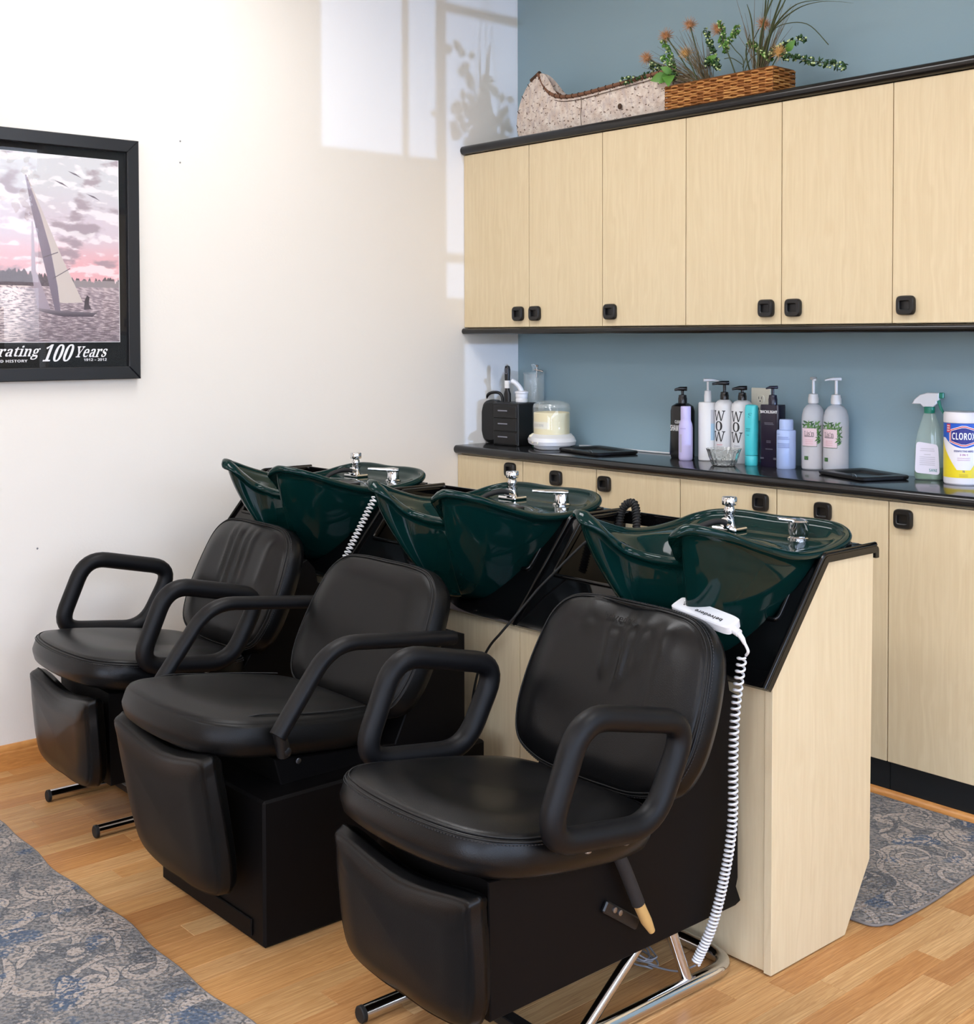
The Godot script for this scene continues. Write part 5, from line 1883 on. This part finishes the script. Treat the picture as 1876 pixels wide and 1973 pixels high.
	band.call("yellow_print", yel, -1.75, 1.75, func(_s: float) -> float: return 0.022, func(sx: float) -> float: return 0.046 + 0.080 * clampf(absf(sx) - 0.35, 0.0, 1.4) / 0.9 * 0.9, 0.0004)
	band.call("blue_print", blu, -1.75, 1.75, func(sx: float) -> float: return 0.112 + 0.030 * minf(1.0, pow(absf(sx) / 1.1, 2.0)), func(_s: float) -> float: return 0.186, 0.0006)
	var hexa := func(w: float, h: float) -> Callable:
		return func(sx: float) -> float: return h * (1.0 - 0.42 * clampf((absf(sx) - 0.10) / (w - 0.10), 0.0, 1.0))
	for e in [["white_border", M.paper_white, 0.80, 0.0315, 0.0008], ["red_border", red, 0.76, 0.0295, 0.0010], ["white_border", M.paper_white, 0.70, 0.0265, 0.0012], ["blue_panel", deep, 0.67, 0.0248, 0.0014]]:
		var hx: Callable = hexa.call(e[2], e[3])
		band.call(e[0], e[1], -e[2], e[2], func(sx: float) -> float: return 0.148 - hx.call(sx), func(sx: float) -> float: return 0.148 + hx.call(sx), e[4])
	wrap_text(body, "lettering", "CLOROX", M.paper_white, 0.068, 0.021, R, R, az, 0.148, false, true, 0.0018)
	wrap_text(body, "lettering", "DISINFECTING WIPES", deep, 0.056, 0.0058, R, R, az, 0.103, false, true, 0.0010)
	wrap_text(body, "lettering", "3 IN 1", mat("ink_magenta", rgb(170, 80, 150), 0.5), 0.022, 0.0055, R, R, az, 0.092, false, true, 0.0010)
	for yy in [0.082, 0.076]:
		wrap_text(body, "small_print", "ooooooooooo", mat("ink_magenta2", rgb(190, 130, 170), 0.5), 0.036, 0.003, R, R, az, yy, false, false, 0.0010)
	wrap_text(body, "lettering", "75", deep, 0.007, 0.006, R, R, az, 0.042, false, true, 0.0010)
	for yy in [0.032, 0.027]:
		wrap_text(body, "small_print", "oooooooo", mat("ink_olive", rgb(150, 130, 30), 0.5), 0.024, 0.0026, R, R, az, yy, false, false, 0.0010)
	wrap_patch(body, "red_flash", red, R, R, az - 0.98, az - 0.72, 0.158, 0.184, 0.0012)
	for yy in [0.178, 0.171, 0.164]:
		wrap_text(body, "small_print", "ooo", M.paper_white, 0.010, 0.0045, R, R, az - 0.85, yy, false, true, 0.0016)

# ------------------------------------------------------------------ on top of the wall cabinets
const TOPY := 2.1672

func canoe() -> void:
	var t := thing("birch_canoe", "birch bark canoe ornament with a twig gunwale on the wall cabinets", "ornament", Vector3(0.0, TOPY, 0.0))
	var bark := mat("birch_bark", Color.WHITE, 0.75, 0.0, 0.3)
	var im := Image.create(512, 512, false, Image.FORMAT_RGB8)
	var a := noise(51, 1.0, FastNoiseLite.TYPE_SIMPLEX_SMOOTH, 4)
	var b := noise(52, 1.0, FastNoiseLite.TYPE_SIMPLEX, 4)
	for y in 512:
		for x in 512:
			var n := a.get_noise_2d(x * 0.012, y * 0.012)
			var c := rgb(214, 196, 182).lerp(rgb(232, 220, 208), 0.5 + n * 1.2).lerp(rgb(196, 182, 178), clampf(a.get_noise_2d(x * 0.03 + 90, y * 0.01) * 1.4, 0.0, 0.7))
			var d := b.get_noise_2d(x * 0.016, y * 0.032 + 40)
			if d > 0.50:
				c = c.lerp(rgb(104, 84, 70), clampf((d - 0.50) * 7.0, 0.0, 0.9))
			im.set_pixel(x, y, c)
	bark.albedo_texture = tex(im)
	bark.normal_enabled = true
	bark.normal_texture = noise_tex(noise(53, 0.03), true, 4.0)
	triplanar(bark, Vector3(3.2, 3.2, 3.2))
	var twig := mat("twig", rgb(122, 84, 62), 0.8)
	var root := mat("root_lashing", rgb(74, 52, 36), 0.85)
	# stem line (x, height) from keel to peak, then the sheer behind it
	var stem := spline([Vector3(0.215, 0.0, 0), Vector3(0.190, 0.06, 0), Vector3(0.196, 0.13, 0), Vector3(0.230, 0.20, 0), Vector3(0.275, 0.245, 0), Vector3(0.322, 0.266, 0)], 5)
	var sheer := func(x: float) -> float:
		return 0.132 + 0.134 * exp(-maxf(0.0, x - 0.322) * 14.0) + 0.022 * smoothstep(0.55, 1.1, x)
	var n := stem.size()
	var cols := 34
	for side in [1.0, -1.0]:
		var g := G.new()
		var outer := []
		var inner := []
		for j in cols:
			var s := pow(j / float(cols - 1), 1.6)
			var ro := PackedVector3Array()
			var ri := PackedVector3Array()
			for i in n:
				var v := float(i) / (n - 1)
				var x := lerpf(stem[i].x, 1.045, s)
				var top: float = sheer.call(x)
				var y := lerpf(stem[i].y, top * v, smoothstep(0.0, 0.22, s))
				var w := 0.058 * (1.0 - pow(1.0 - clampf(s * 1.6, 0.0, 1.0), 2.0)) * (0.55 + 0.45 * sqrt(v)) + 0.0015
				ro.append(Vector3(x, y, 0.178 + side * w))
				ri.append(Vector3(x, y, 0.178 + side * maxf(w - 0.0025, 0.0)))
			outer.append(ro)
			inner.append(ri)
		g.grid(outer, false)
		g.grid(inner, false)
		obj("bark_side", g, bark, t)
		# gunwale twig with lashings
		g = G.new()
		var path := PackedVector3Array()
		for j in 40:
			var x := lerpf(0.318, 1.045, j / 39.0)
			var s := (x - 0.322) / (1.045 - 0.322)
			var w := 0.058 * (1.0 - pow(1.0 - clampf(s * 1.6, 0.0, 1.0), 2.0)) + 0.003
			path.append(Vector3(x, sheer.call(x) + 0.001, 0.178 + side * w))
		g.tube(path, 0.0075, 8)
		var gw := obj("gunwale", g, twig, t)
		g = G.new()
		for j in range(1, 39, 2):
			var d := (path[j + 1] - path[j]).normalized()
			g.tube(coil(v3([path[j] - d * 0.006, path[j] + d * 0.006]), 0.0086, 1.0, 10), 0.0016, 5)
		var lash := obj("lashing", g, root, gw)
		lash.set_meta("kind", "stuff")
		# root thread sewn along under the twig
		g = G.new()
		var th := PackedVector3Array()
		for p in path:
			th.append(p + Vector3(0, -0.018, side * 0.001))
		g.tube(th, 0.0014, 5)
		obj("sewn_root", g, root, gw)
	# keel strip and the lashing round the stem
	var g := G.new()
	g.box(Vector3(0.63, 0.002, 0.178), Vector3(0.83, 0.004, 0.06))
	obj("keel", g, bark, t)
	g = G.new()
	for i in range(2, n - 2, 4):
		g.tube(v3([stem[i] + Vector3(0.014, -0.008, 0.186), stem[i] + Vector3(-0.003, 0.004, 0.178), stem[i] + Vector3(0.014, -0.008, 0.170)]), 0.0018, 5)
	g.tube(v3([stem[n - 6] + Vector3(0, 0, 0.178), stem[n - 3] + Vector3(0, 0, 0.178), stem[n - 1] + Vector3(0.004, 0.004, 0.178)]), 0.009, 8)
	obj("stem_lashing", g, root, t).set_meta("kind", "stuff")
	# peeling seam and knot in the bark
	g = G.new()
	g.tube(spline([Vector3(0.615, 0.010, 0.2345), Vector3(0.611, 0.05, 0.2355), Vector3(0.616, 0.10, 0.2365), Vector3(0.612, 0.128, 0.2370)], 5), 0.0012, 5)
	g.lathe([Vector2(0, 0), Vector2(0.011, 0.0), Vector2(0.007, 0.004), Vector2(0, 0.002)], 12, Transform3D(Basis(Vector3(1, 0, 0), PI / 2), Vector3(0.812, 0.062, 0.2345)))
	obj("bark_seam", g, root, t).set_meta("kind", "stuff")

func basket_and_flowers() -> void:
	var bx0 := 1.062
	var bx1 := 1.520
	var z0 := 0.150
	var z1 := 0.268
	var H := 0.088
	var t := thing("wicker_basket", "long woven wicker basket beside the birch bark canoe", "basket", Vector3(0, TOPY, 0))
	var tones := [mat("wicker_a", rgb(186, 126, 64), 0.55), mat("wicker_b", rgb(158, 100, 46), 0.55), mat("wicker_c", rgb(206, 150, 84), 0.55)]
	var rnd := RandomNumberGenerator.new()
	rnd.seed = 12
	# liner, stakes, weavers passing in front of and behind the stakes, braided border
	var g := G.new()
	g.box(Vector3((bx0 + bx1) / 2, 0.003, (z0 + z1) / 2), Vector3(bx1 - bx0 - 0.01, 0.004, z1 - z0 - 0.01))
	for e in [[(bx0 + bx1) / 2, z1 - 0.005, bx1 - bx0 - 0.012, 0.002], [(bx0 + bx1) / 2, z0 + 0.005, bx1 - bx0 - 0.012, 0.002], [bx1 - 0.005, (z0 + z1) / 2, 0.002, z1 - z0 - 0.012], [bx0 + 0.005, (z0 + z1) / 2, 0.002, z1 - z0 - 0.012]]:
		g.box(Vector3(e[0], H / 2, e[1]), Vector3(e[2], H - 0.006, e[3]))
	obj("liner", g, tones[1], t)
	var corners := [Vector3(bx0, 0, z1), Vector3(bx1, 0, z1), Vector3(bx1, 0, z0), Vector3(bx0, 0, z0)]
	var weave := [G.new(), G.new(), G.new()]
	var stakes := G.new()
	var step := 0.028
	for e in 4:
		var p: Vector3 = corners[e]
		var q: Vector3 = corners[(e + 1) % 4]
		var d := (q - p).normalized()
		var o := Vector3(d.z, 0, -d.x) * -1.0
		if o.dot(p - Vector3((bx0 + bx1) / 2, 0, (z0 + z1) / 2)) < 0:
			o = -o
		var L := p.distance_to(q)
		var m := int(round(L / step))
		for i in m + 1:
			var at := p + d * (L * i / m)
			stakes.tube(v3([at + Vector3(0, 0.001, 0), at + Vector3(0, H, 0)]), 0.0022, 6)
		var layers := 10
		for y in layers:
			var yy := 0.004 + (H - 0.008) * y / (layers - 1.0)
			for i in m:
				var a := p + d * (L * i / m)
				var b := p + d * (L * (i + 1) / m)
				var outw := 0.0058 if (i + y) % 2 == 0 else -0.0036
				var k := rnd.randi() % 3
				var jig := rnd.randf_range(-0.0008, 0.0008)
				weave[k].tube(v3([a + o * 0.0004 + Vector3(0, yy, 0), a.lerp(b, 0.25) + o * outw + Vector3(0, yy + jig, 0), a.lerp(b, 0.75) + o * outw + Vector3(0, yy + jig, 0), b + o * 0.0004 + Vector3(0, yy, 0)]), 0.0033, 6)
	for k in 3:
		obj("weave", weave[k], tones[k], t).set_meta("kind", "stuff")
	obj("stakes", stakes, tones[1], t).set_meta("kind", "stuff")
	g = G.new()
	for h in 2:
		var path := rounded([Vector3(bx0, H, z1), Vector3(bx1, H, z1), Vector3(bx1, H, z0), Vector3(bx0, H, z0), Vector3(bx0, H, z1)], 0.008, 3, false)
		g.tube(coil(path, 0.0042, 30.0 + h * 3.0, 8), 0.0046, 6)
	obj("border", g, tones[1], t)
	# ---- artificial flowers
	t = thing("flower_arrangement", "artificial flowers with orange bristly heads, berry sprigs and grass", "flowers", Vector3.ZERO)
	var stemm := mat("flower_stem", rgb(72, 82, 50), 0.7)
	var grass := mat("grass_blade", rgb(92, 100, 64), 0.7)
	grass.backlight_enabled = true
	grass.backlight = rgb(40, 50, 20)
	var needle := mat("dry_grass", rgb(112, 98, 72), 0.75)
	var orange := mat("bristle", rgb(202, 148, 102), 0.7)
	var orange2 := mat("bristle_light", rgb(222, 178, 112), 0.7)
	var leaf := mat("flower_leaf", rgb(92, 142, 58), 0.5)
	var leafd := mat("flower_leaf_dark", rgb(46, 82, 40), 0.55)
	var berry := mat("berry", rgb(214, 232, 166), 0.35)
	var heads := [Vector3(0.925, 2.391, 0.21), Vector3(1.006, 2.457, 0.20), Vector3(1.107, 2.479, 0.19), Vector3(1.240, 2.438, 0.20), Vector3(1.432, 2.419, 0.20), Vector3(1.513, 2.306, 0.225), Vector3(1.114, 2.373, 0.22)]
	var roots := [Vector3(1.16, 2.235, 0.21), Vector3(1.17, 2.235, 0.21), Vector3(1.19, 2.235, 0.20), Vector3(1.33, 2.235, 0.20), Vector3(1.40, 2.235, 0.20), Vector3(1.45, 2.235, 0.21), Vector3(1.18, 2.235, 0.22)]
	for k in heads.size():
		var c: Vector3 = heads[k]
		g = G.new()
		var n := 100
		for i in n:
			var y := 1.0 - 2.0 * (i + 0.5) / n
			var a := i * 2.39996
			var d := Vector3(sqrt(1 - y * y) * cos(a), y, sqrt(1 - y * y) * sin(a))
			var ln := rnd.randf_range(0.018, 0.036)
			var up: Vector3 = (c - roots[k]).normalized()
			d = (d + up * 0.35).normalized()
			g.tube(v3([c + d * 0.004, c + d * ln]), PackedFloat32Array([0.0013, 0.0004]), 3)
		g.lathe([Vector2(0, -0.010), Vector2(0.008, -0.006), Vector2(0.010, 0.0), Vector2(0.007, 0.007), Vector2(0, 0.010)], 10, Transform3D(Basis(), c))
		var o := obj("flower_head", g, orange2 if k == 6 or k == 5 else orange, t)
		o.set_meta("label", "bristly orange flower head")
		g = G.new()
		g.tube(spline([roots[k], roots[k].lerp(c, 0.5) + Vector3(0.006, 0.004, 0.006), c], 5), 0.0022, 6)
		obj("stem", g, stemm, t)
	# dry needle fan to the canoe's side
	g = G.new()
	for i in 90:
		var r0 := Vector3(1.20 + rnd.randf_range(-0.02, 0.03), 2.235, 0.20 + rnd.randf_range(-0.02, 0.02))
		var tip := Vector3(rnd.randf_range(0.93, 1.19), 0, 0.20 + rnd.randf_range(-0.05, 0.06))
		tip.y = 2.30 + rnd.randf_range(0.0, 0.16) - absf(tip.x - 1.12) * 0.15
		g.tube(v3([r0, r0.lerp(tip, 0.5) + Vector3(0, 0.010, 0), tip]), PackedFloat32Array([0.0014, 0.0012, 0.0004]), 3)
	for i in 34:
		var r0 := Vector3(1.42 + rnd.randf_range(-0.02, 0.02), 2.235, 0.20 + rnd.randf_range(-0.02, 0.02))
		var tip := Vector3(rnd.randf_range(1.33, 1.56), 2.36 + rnd.randf_range(-0.02, 0.20), 0.20 + rnd.randf_range(-0.05, 0.05))
		g.tube(v3([r0, r0.lerp(tip, 0.5) + Vector3(0, 0.012, 0), tip]), PackedFloat32Array([0.0014, 0.0012, 0.0004]), 3)
	obj("dry_grass", g, needle, t).set_meta("kind", "stuff")
	# tall blades
	var blades := [[Vector3(1.405, 2.235, 0.20), Vector3(1.430, 2.397, 0.20), Vector3(1.440, 2.482, 0.19), Vector3(1.450, 2.60, 0.18)], [Vector3(1.399, 2.235, 0.20), Vector3(1.451, 2.376, 0.20), Vector3(1.553, 2.442, 0.20), Vector3(1.652, 2.453, 0.19), Vector3(1.766, 2.425, 0.19)], [Vector3(1.405, 2.235, 0.19), Vector3(1.448, 2.370, 0.20), Vector3(1.545, 2.455, 0.20), Vector3(1.640, 2.462, 0.18), Vector3(1.760, 2.440, 0.17)], [Vector3(1.42, 2.235, 0.20), Vector3(1.472, 2.398, 0.21), Vector3(1.533, 2.480, 0.22), Vector3(1.573, 2.556, 0.23)], [Vector3(1.398, 2.235, 0.20), Vector3(1.392, 2.422, 0.21), Vector3(1.378, 2.494, 0.22)], [Vector3(1.41, 2.235, 0.21), Vector3(1.44, 2.40, 0.22), Vector3(1.50, 2.52, 0.22), Vector3(1.56, 2.60, 0.22)], [Vector3(1.40, 2.235, 0.19), Vector3(1.418, 2.42, 0.18), Vector3(1.42, 2.55, 0.17), Vector3(1.41, 2.64, 0.16)], [Vector3(1.41, 2.235, 0.20), Vector3(1.46, 2.42, 0.19), Vector3(1.52, 2.55, 0.18), Vector3(1.60, 2.63, 0.17)], [Vector3(1.39, 2.235, 0.20), Vector3(1.36, 2.33, 0.20), Vector3(1.375, 2.40, 0.20)]]
	for bl in blades:
		g = G.new()
		var path := spline(bl, 6)
		var rr := PackedFloat32Array()
		for i in path.size():
			rr.append(0.0050 * (1.0 - pow(float(i) / path.size(), 2.0)) + 0.0006)
		g.tube(path, rr, 6, false, 0.22)
		obj("grass_blade", g, grass, t)
	for bl in [[Vector3(1.43, 2.30, 0.20), Vector3(1.451, 2.359, 0.20), Vector3(1.492, 2.403, 0.20), Vector3(1.593, 2.393, 0.19), Vector3(1.676, 2.311, 0.19)], [Vector3(1.341, 2.235, 0.20), Vector3(1.349, 2.311, 0.20), Vector3(1.312, 2.357, 0.20), Vector3(1.267, 2.413, 0.20)], [Vector3(1.345, 2.290, 0.20), Vector3(1.377, 2.355, 0.20), Vector3(1.419, 2.417, 0.20)], [Vector3(1.345, 2.300, 0.20), Vector3(1.301, 2.329, 0.20), Vector3(1.268, 2.333, 0.20)], [Vector3(1.35, 2.27, 0.20), Vector3(1.38, 2.315, 0.20), Vector3(1.44, 2.335, 0.20)]]:
		g = G.new()
		g.tube(spline(bl, 6), 0.0016, 5)
		obj("twig", g, stemm, t)
	# berry sprigs: a stem, small round leaves and pale berries
	var sprigs := [[Vector3(1.06, 2.29, 0.21), Vector3(1.023, 2.318, 0.22), Vector3(0.937, 2.319, 0.24), Vector3(0.843, 2.316, 0.25)], [Vector3(1.06, 2.30, 0.21), Vector3(1.043, 2.339, 0.20), Vector3(1.023, 2.389, 0.20), Vector3(0.994, 2.444, 0.20)], [Vector3(1.08, 2.29, 0.22), Vector3(1.048, 2.320, 0.22), Vector3(0.987, 2.345, 0.22), Vector3(0.945, 2.363, 0.22)], [Vector3(1.25, 2.30, 0.21), Vector3(1.229, 2.341, 0.20), Vector3(1.207, 2.394, 0.20), Vector3(1.188, 2.445, 0.20)], [Vector3(1.27, 2.36, 0.20), Vector3(1.279, 2.376, 0.20), Vector3(1.305, 2.410, 0.20), Vector3(1.325, 2.426, 0.20)], [Vector3(1.20, 2.32, 0.22), Vector3(1.216, 2.333, 0.22), Vector3(1.245, 2.321, 0.23), Vector3(1.274, 2.297, 0.24)], [Vector3(1.46, 2.30, 0.20), Vector3(1.447, 2.312, 0.20), Vector3(1.405, 2.347, 0.20), Vector3(1.375, 2.369, 0.20)], [Vector3(1.45, 2.30, 0.20), Vector3(1.472, 2.321, 0.20), Vector3(1.523, 2.338, 0.20), Vector3(1.590, 2.343, 0.20)], [Vector3(1.52, 2.30, 0.22), Vector3(1.544, 2.289, 0.22), Vector3(1.614, 2.267, 0.22), Vector3(1.692, 2.244, 0.22), Vector3(1.758, 2.222, 0.22)], [Vector3(1.245, 2.378, 0.20), Vector3(1.261, 2.411, 0.20), Vector3(1.251, 2.457, 0.20)], [Vector3(1.08, 2.30, 0.22), Vector3(1.04, 2.345, 0.22), Vector3(1.01, 2.375, 0.22)]]
	var bm := SphereMesh.new()
	for sp in sprigs:
		g = G.new()
		var path := spline(sp, 8)
		g.tube(path, 0.0014, 5)
		var st := obj("berry_sprig", g, stemm, t)
		var gb := G.new()
		var gl := G.new()
		for i in range(3, path.size()):
			for j in 4:
				var a := rnd.randf() * TAU
				var c := path[i] + Vector3(rnd.randf_range(-0.004, 0.004), cos(a) * 0.011, sin(a) * 0.011)
				if j == 0:
					gb.lathe([Vector2(0, -0.0042), Vector2(0.0036, -0.0021), Vector2(0.0042, 0.0), Vector2(0.0036, 0.0021), Vector2(0, 0.0042)], 7, Transform3D(Basis(), c))
				else:
					gl.loft([[0.0, 0.0, -0.0085], [0.0056, 0.0012, -0.002], [0.0052, 0.0012, 0.003], [0.0, 0.0, 0.0085]], 6, Transform3D(Basis.from_euler(Vector3(rnd.randf() * TAU, rnd.randf() * TAU, 0)), c))
		obj("berries", gb, berry, st).set_meta("kind", "stuff")
		obj("leaves", gl, leafd if rnd.randf() < 0.55 else leaf, st).set_meta("kind", "stuff")
	# broad leaves hanging over the rim
	for e in [[Vector3(1.05, 2.305, 0.235), Vector3(1.090, 2.252, 0.285)], [Vector3(1.05, 2.305, 0.235), Vector3(0.992, 2.290, 0.270)], [Vector3(1.05, 2.300, 0.235), Vector3(1.050, 2.268, 0.292)], [Vector3(1.06, 2.31, 0.23), Vector3(1.03, 2.335, 0.26)], [Vector3(1.215, 2.325, 0.22), Vector3(1.262, 2.345, 0.23)], [Vector3(1.53, 2.31, 0.21), Vector3(1.565, 2.345, 0.21)]]:
		g = G.new()
		var d: Vector3 = e[1] - e[0]
		var sidev := d.cross(Vector3(0.6, 0, 0.8)).normalized()
		var nrm := sidev.cross(d).normalized()
		var rws := []
		for i in 9:
			var u := i / 8.0
			var w := d.length() * 0.26 * sin(PI * pow(u, 0.8))
			var mid: Vector3 = e[0] + d * u + nrm * 0.010 * sin(PI * u)
			rws.append(v3([mid - sidev * w + nrm * w * 0.25, mid, mid + sidev * w + nrm * w * 0.25]))
		g.grid(rws, false)
		obj("leaf", g, leaf, t)

# ------------------------------------------------------------------ cords and the hand control
func cords() -> void:
	var g: G
	# white hand control with its coiled lead
	var t := thing("hand_control", "white hand control with a coiled lead lying behind the backrest", "remote", Vector3(2.298, 0.782, 1.572))
	var xf := Transform3D(Basis(Vector3(0, 0, 1), -0.14) * Basis(Vector3(1, 0, 0), 0.35), Vector3.ZERO)
	g = G.new()
	g.loft([[0.070, 0.019, -0.011, 7.0, -0.004], [0.080, 0.023, -0.008, 7.0], [0.080, 0.023, 0.008, 7.0], [0.077, 0.021, 0.011, 7.0], [0.0, 0.0, 0.0115, 7.0]], 40, xf)
	obj("case", g, M.white_plastic, t)
	g = G.new()
	text_on(g, "belvedere", 0.072, 0.010, func(px: float, py: float) -> Vector3: return xf * Vector3(0.016 - px, 0.0122, 0.008 + py), false, true)
	obj("lettering", g, M.ink, t)
	g = G.new()
	g.tube(v3([xf * Vector3(-0.055, 0.0122, 0.005), xf * Vector3(-0.045, 0.0122, -0.006), xf * Vector3(-0.060, 0.0122, -0.004), xf * Vector3(-0.052, 0.0122, 0.006)]), 0.0007, 4)
	obj("emblem", g, M.ink, t)
	g = G.new()
	g.tube(v3([xf * Vector3(0.076, -0.003, 0.004), xf * Vector3(0.094, -0.006, 0.006)]), 0.0085, 14)
	g.tube(v3([xf * Vector3(0.092, -0.006, 0.006), xf * Vector3(0.100, -0.010, 0.006) + Vector3(0.002, -0.006, 0.0), xf * Vector3(0.104, -0.03, 0.004)]), PackedFloat32Array([0.006, 0.0055, 0.0035]), 12)
	obj("strain_relief", g, M.white_plastic, t)
	g = G.new()
	var start := xf * Vector3(0.104, -0.028, 0.004)
	var hang := spline([Vector3(2.386, 0.710, 1.560) - t.position, Vector3(2.366, 0.60, 1.555) - t.position, Vector3(2.362, 0.50, 1.558) - t.position, Vector3(2.366, 0.35, 1.566) - t.position, Vector3(2.352, 0.22, 1.580) - t.position, Vector3(2.338, 0.13, 1.600) - t.position, Vector3(2.315, 0.055, 1.622) - t.position], 10)
	g.tube(spline([start, start + Vector3(0.010, -0.014, 0.002), hang[0] + Vector3(0.010, 0.004, 0)], 5), 0.0032, 8)
	# looser turns at the top, closed turns below
	var total := along(hang)
	var helix := PackedVector3Array()
	var turns := 64.0
	var steps := int(turns * 12)
	for i in steps + 1:
		var s := i / float(steps)
		var d := total * (0.55 * s + 0.45 * (1.0 - pow(1.0 - s, 1.9)))
		var k := 0
		var acc := 0.0
		while k < hang.size() - 2 and acc + hang[k].distance_to(hang[k + 1]) < d:
			acc += hang[k].distance_to(hang[k + 1])
			k += 1
		var tg := (hang[k + 1] - hang[k]).normalized()
		var n1 := (Vector3(1, 0, 0) - tg * tg.x).normalized()
		var a := TAU * turns * s
		helix.append(hang[k] + tg * (d - acc) + n1 * cos(a) * 0.0088 + tg.cross(n1) * sin(a) * 0.0088)
	g.tube(helix, 0.0027, 6)
	obj("coiled_lead", g, M.white_plastic, t)
	# its thin grey lead, looped on the floor under the chair
	g = G.new()
	var pts := [Vector3(2.315, 0.050, 1.622), Vector3(2.27, 0.022, 1.63), Vector3(2.20, 0.012, 1.64)]
	for i in 40:
		var a := TAU * i / 9.0
		pts.append(Vector3(2.168 + (0.048 + 0.010 * sin(i * 0.9)) * cos(a) - 0.01, 0.006 + 0.0011 * i * 0.5 + 0.006 * absf(sin(i * 1.7)), 1.628 + 0.022 * sin(a + 0.4) + 0.006 * sin(i * 0.5)))
	pts.append(Vector3(2.10, 0.012, 1.60))
	pts.append(Vector3(2.05, 0.006, 1.585))
	g.tube(spline(pts, 4), 0.0021, 6)
	tag(obj("lead_bundle", g, M.grey_cord), "thin grey lead bundled on the floor under the chair", "cord")
	# second coiled lead hanging between two bowls
	g = G.new()
	g.tube(coil(spline([Vector3(0.925, 0.893, 1.440), Vector3(0.915, 0.80, 1.492), Vector3(0.905, 0.70, 1.545), Vector3(0.90, 0.62, 1.560)], 10), 0.0088, 25.0, 12), 0.0022, 6)
	tag(obj("coiled_lead", g, M.white_plastic), "white coiled lead hanging between two bowls onto the pedestal chair", "cord")
	# black ribbed hose arching out of the well and the black cable from it
	g = G.new()
	var arch := spline([Vector3(1.655, 0.70, 1.15), Vector3(1.645, 0.84, 1.14), Vector3(1.652, 0.902, 1.13), Vector3(1.676, 0.922, 1.125), Vector3(1.700, 0.912, 1.13), Vector3(1.722, 0.85, 1.15), Vector3(1.74, 0.72, 1.18)], 8)
	g.tube(arch, 0.0095, 12)
	g.tube(coil(arch, 0.0105, 60.0, 10), 0.0022, 5)
	tag(obj("ribbed_hose", g, M.rubber), "black ribbed hose arching out of the station beside the end bowl", "hose")
	g = G.new()
	g.tube(spline([Vector3(1.79, 0.70, 1.24), Vector3(1.80, 0.86, 1.30), Vector3(1.771, 0.862, 1.338), Vector3(1.732, 0.851, 1.345), Vector3(1.701, 0.815, 1.370), Vector3(1.67, 0.767, 1.406), Vector3(1.639, 0.720, 1.440), Vector3(1.607, 0.655, 1.486), Vector3(1.573, 0.607, 1.508), Vector3(1.522, 0.556, 1.508), Vector3(1.47, 0.48, 1.50), Vector3(1.43, 0.36, 1.49), Vector3(1.42, 0.2, 1.485), Vector3(1.42, 0.006, 1.48)], 6), 0.0034, 8)
	tag(obj("black_cable", g, M.rubber), "thin black cable running down the slanted black top", "cord")

# ------------------------------------------------------------------ outside the frame: the plant by the entrance whose leaves shade the left wall
func hanging_plant() -> void:
	var t := thing("hanging_plant", "leafy hanging plant in a pot by the entrance sidelight", "plant", Vector3(4.70, 2.145, 0.20))
	var g := G.new()
	g.lathe([Vector2(0, 0), Vector2(0.075, 0), Vector2(0.095, 0.13), Vector2(0.10, 0.135), Vector2(0.10, 0.15), Vector2(0.085, 0.15), Vector2(0.08, 0.12), Vector2(0, 0.12)], 24)
	obj("pot", g, M.ivory_plastic, t)
	g = G.new()
	for k in 3:
		var a := TAU * k / 3.0
		g.tube(v3([Vector3(cos(a) * 0.095, 0.15, sin(a) * 0.095), Vector3(0, 0.84, 0)]), 0.002, 5)
	obj("hanger", g, M.grey_cord, t)
	g = G.new()
	var rnd := RandomNumberGenerator.new()
	rnd.seed = 77
	for i in 95:
		var from := Vector3(rnd.randf_range(-0.05, 0.05), 0.12, rnd.randf_range(-0.05, 0.05))
		var far := i % 4 == 0
		var at := Vector3(rnd.randf_range(-0.12, 0.12), rnd.randf_range(0.10, 0.50) if far else rnd.randf_range(0.02, 0.33), rnd.randf_range(0.02, 0.24) if far else rnd.randf_range(-0.17, 0.13))
		var d := Vector3(rnd.randf_range(-0.4, 0.4), rnd.randf_range(-1.0, 0.8), rnd.randf_range(-0.5, 1.0)).normalized()
		var sd := d.cross(Vector3(1, 0.2, 0)).normalized()
		var ln := rnd.randf_range(0.05, 0.085)
		var wd := rnd.randf_range(0.016, 0.026)
		var tip := at + d * ln
		var mid := at.lerp(tip, 0.45)
		var b := at.lerp(tip, 0.75)
		g.quad(at, mid + sd * wd, b + sd * wd * 0.8, tip)
		g.quad(at, tip, b - sd * wd * 0.8, mid - sd * wd)
		if i % 3 == 0:
			g.tube(v3([from, from.lerp(at, 0.5) + Vector3(0, 0.03, 0), at]), 0.002, 4)
	obj("foliage", g, M.flower_leaf, t).set_meta("kind", "stuff")
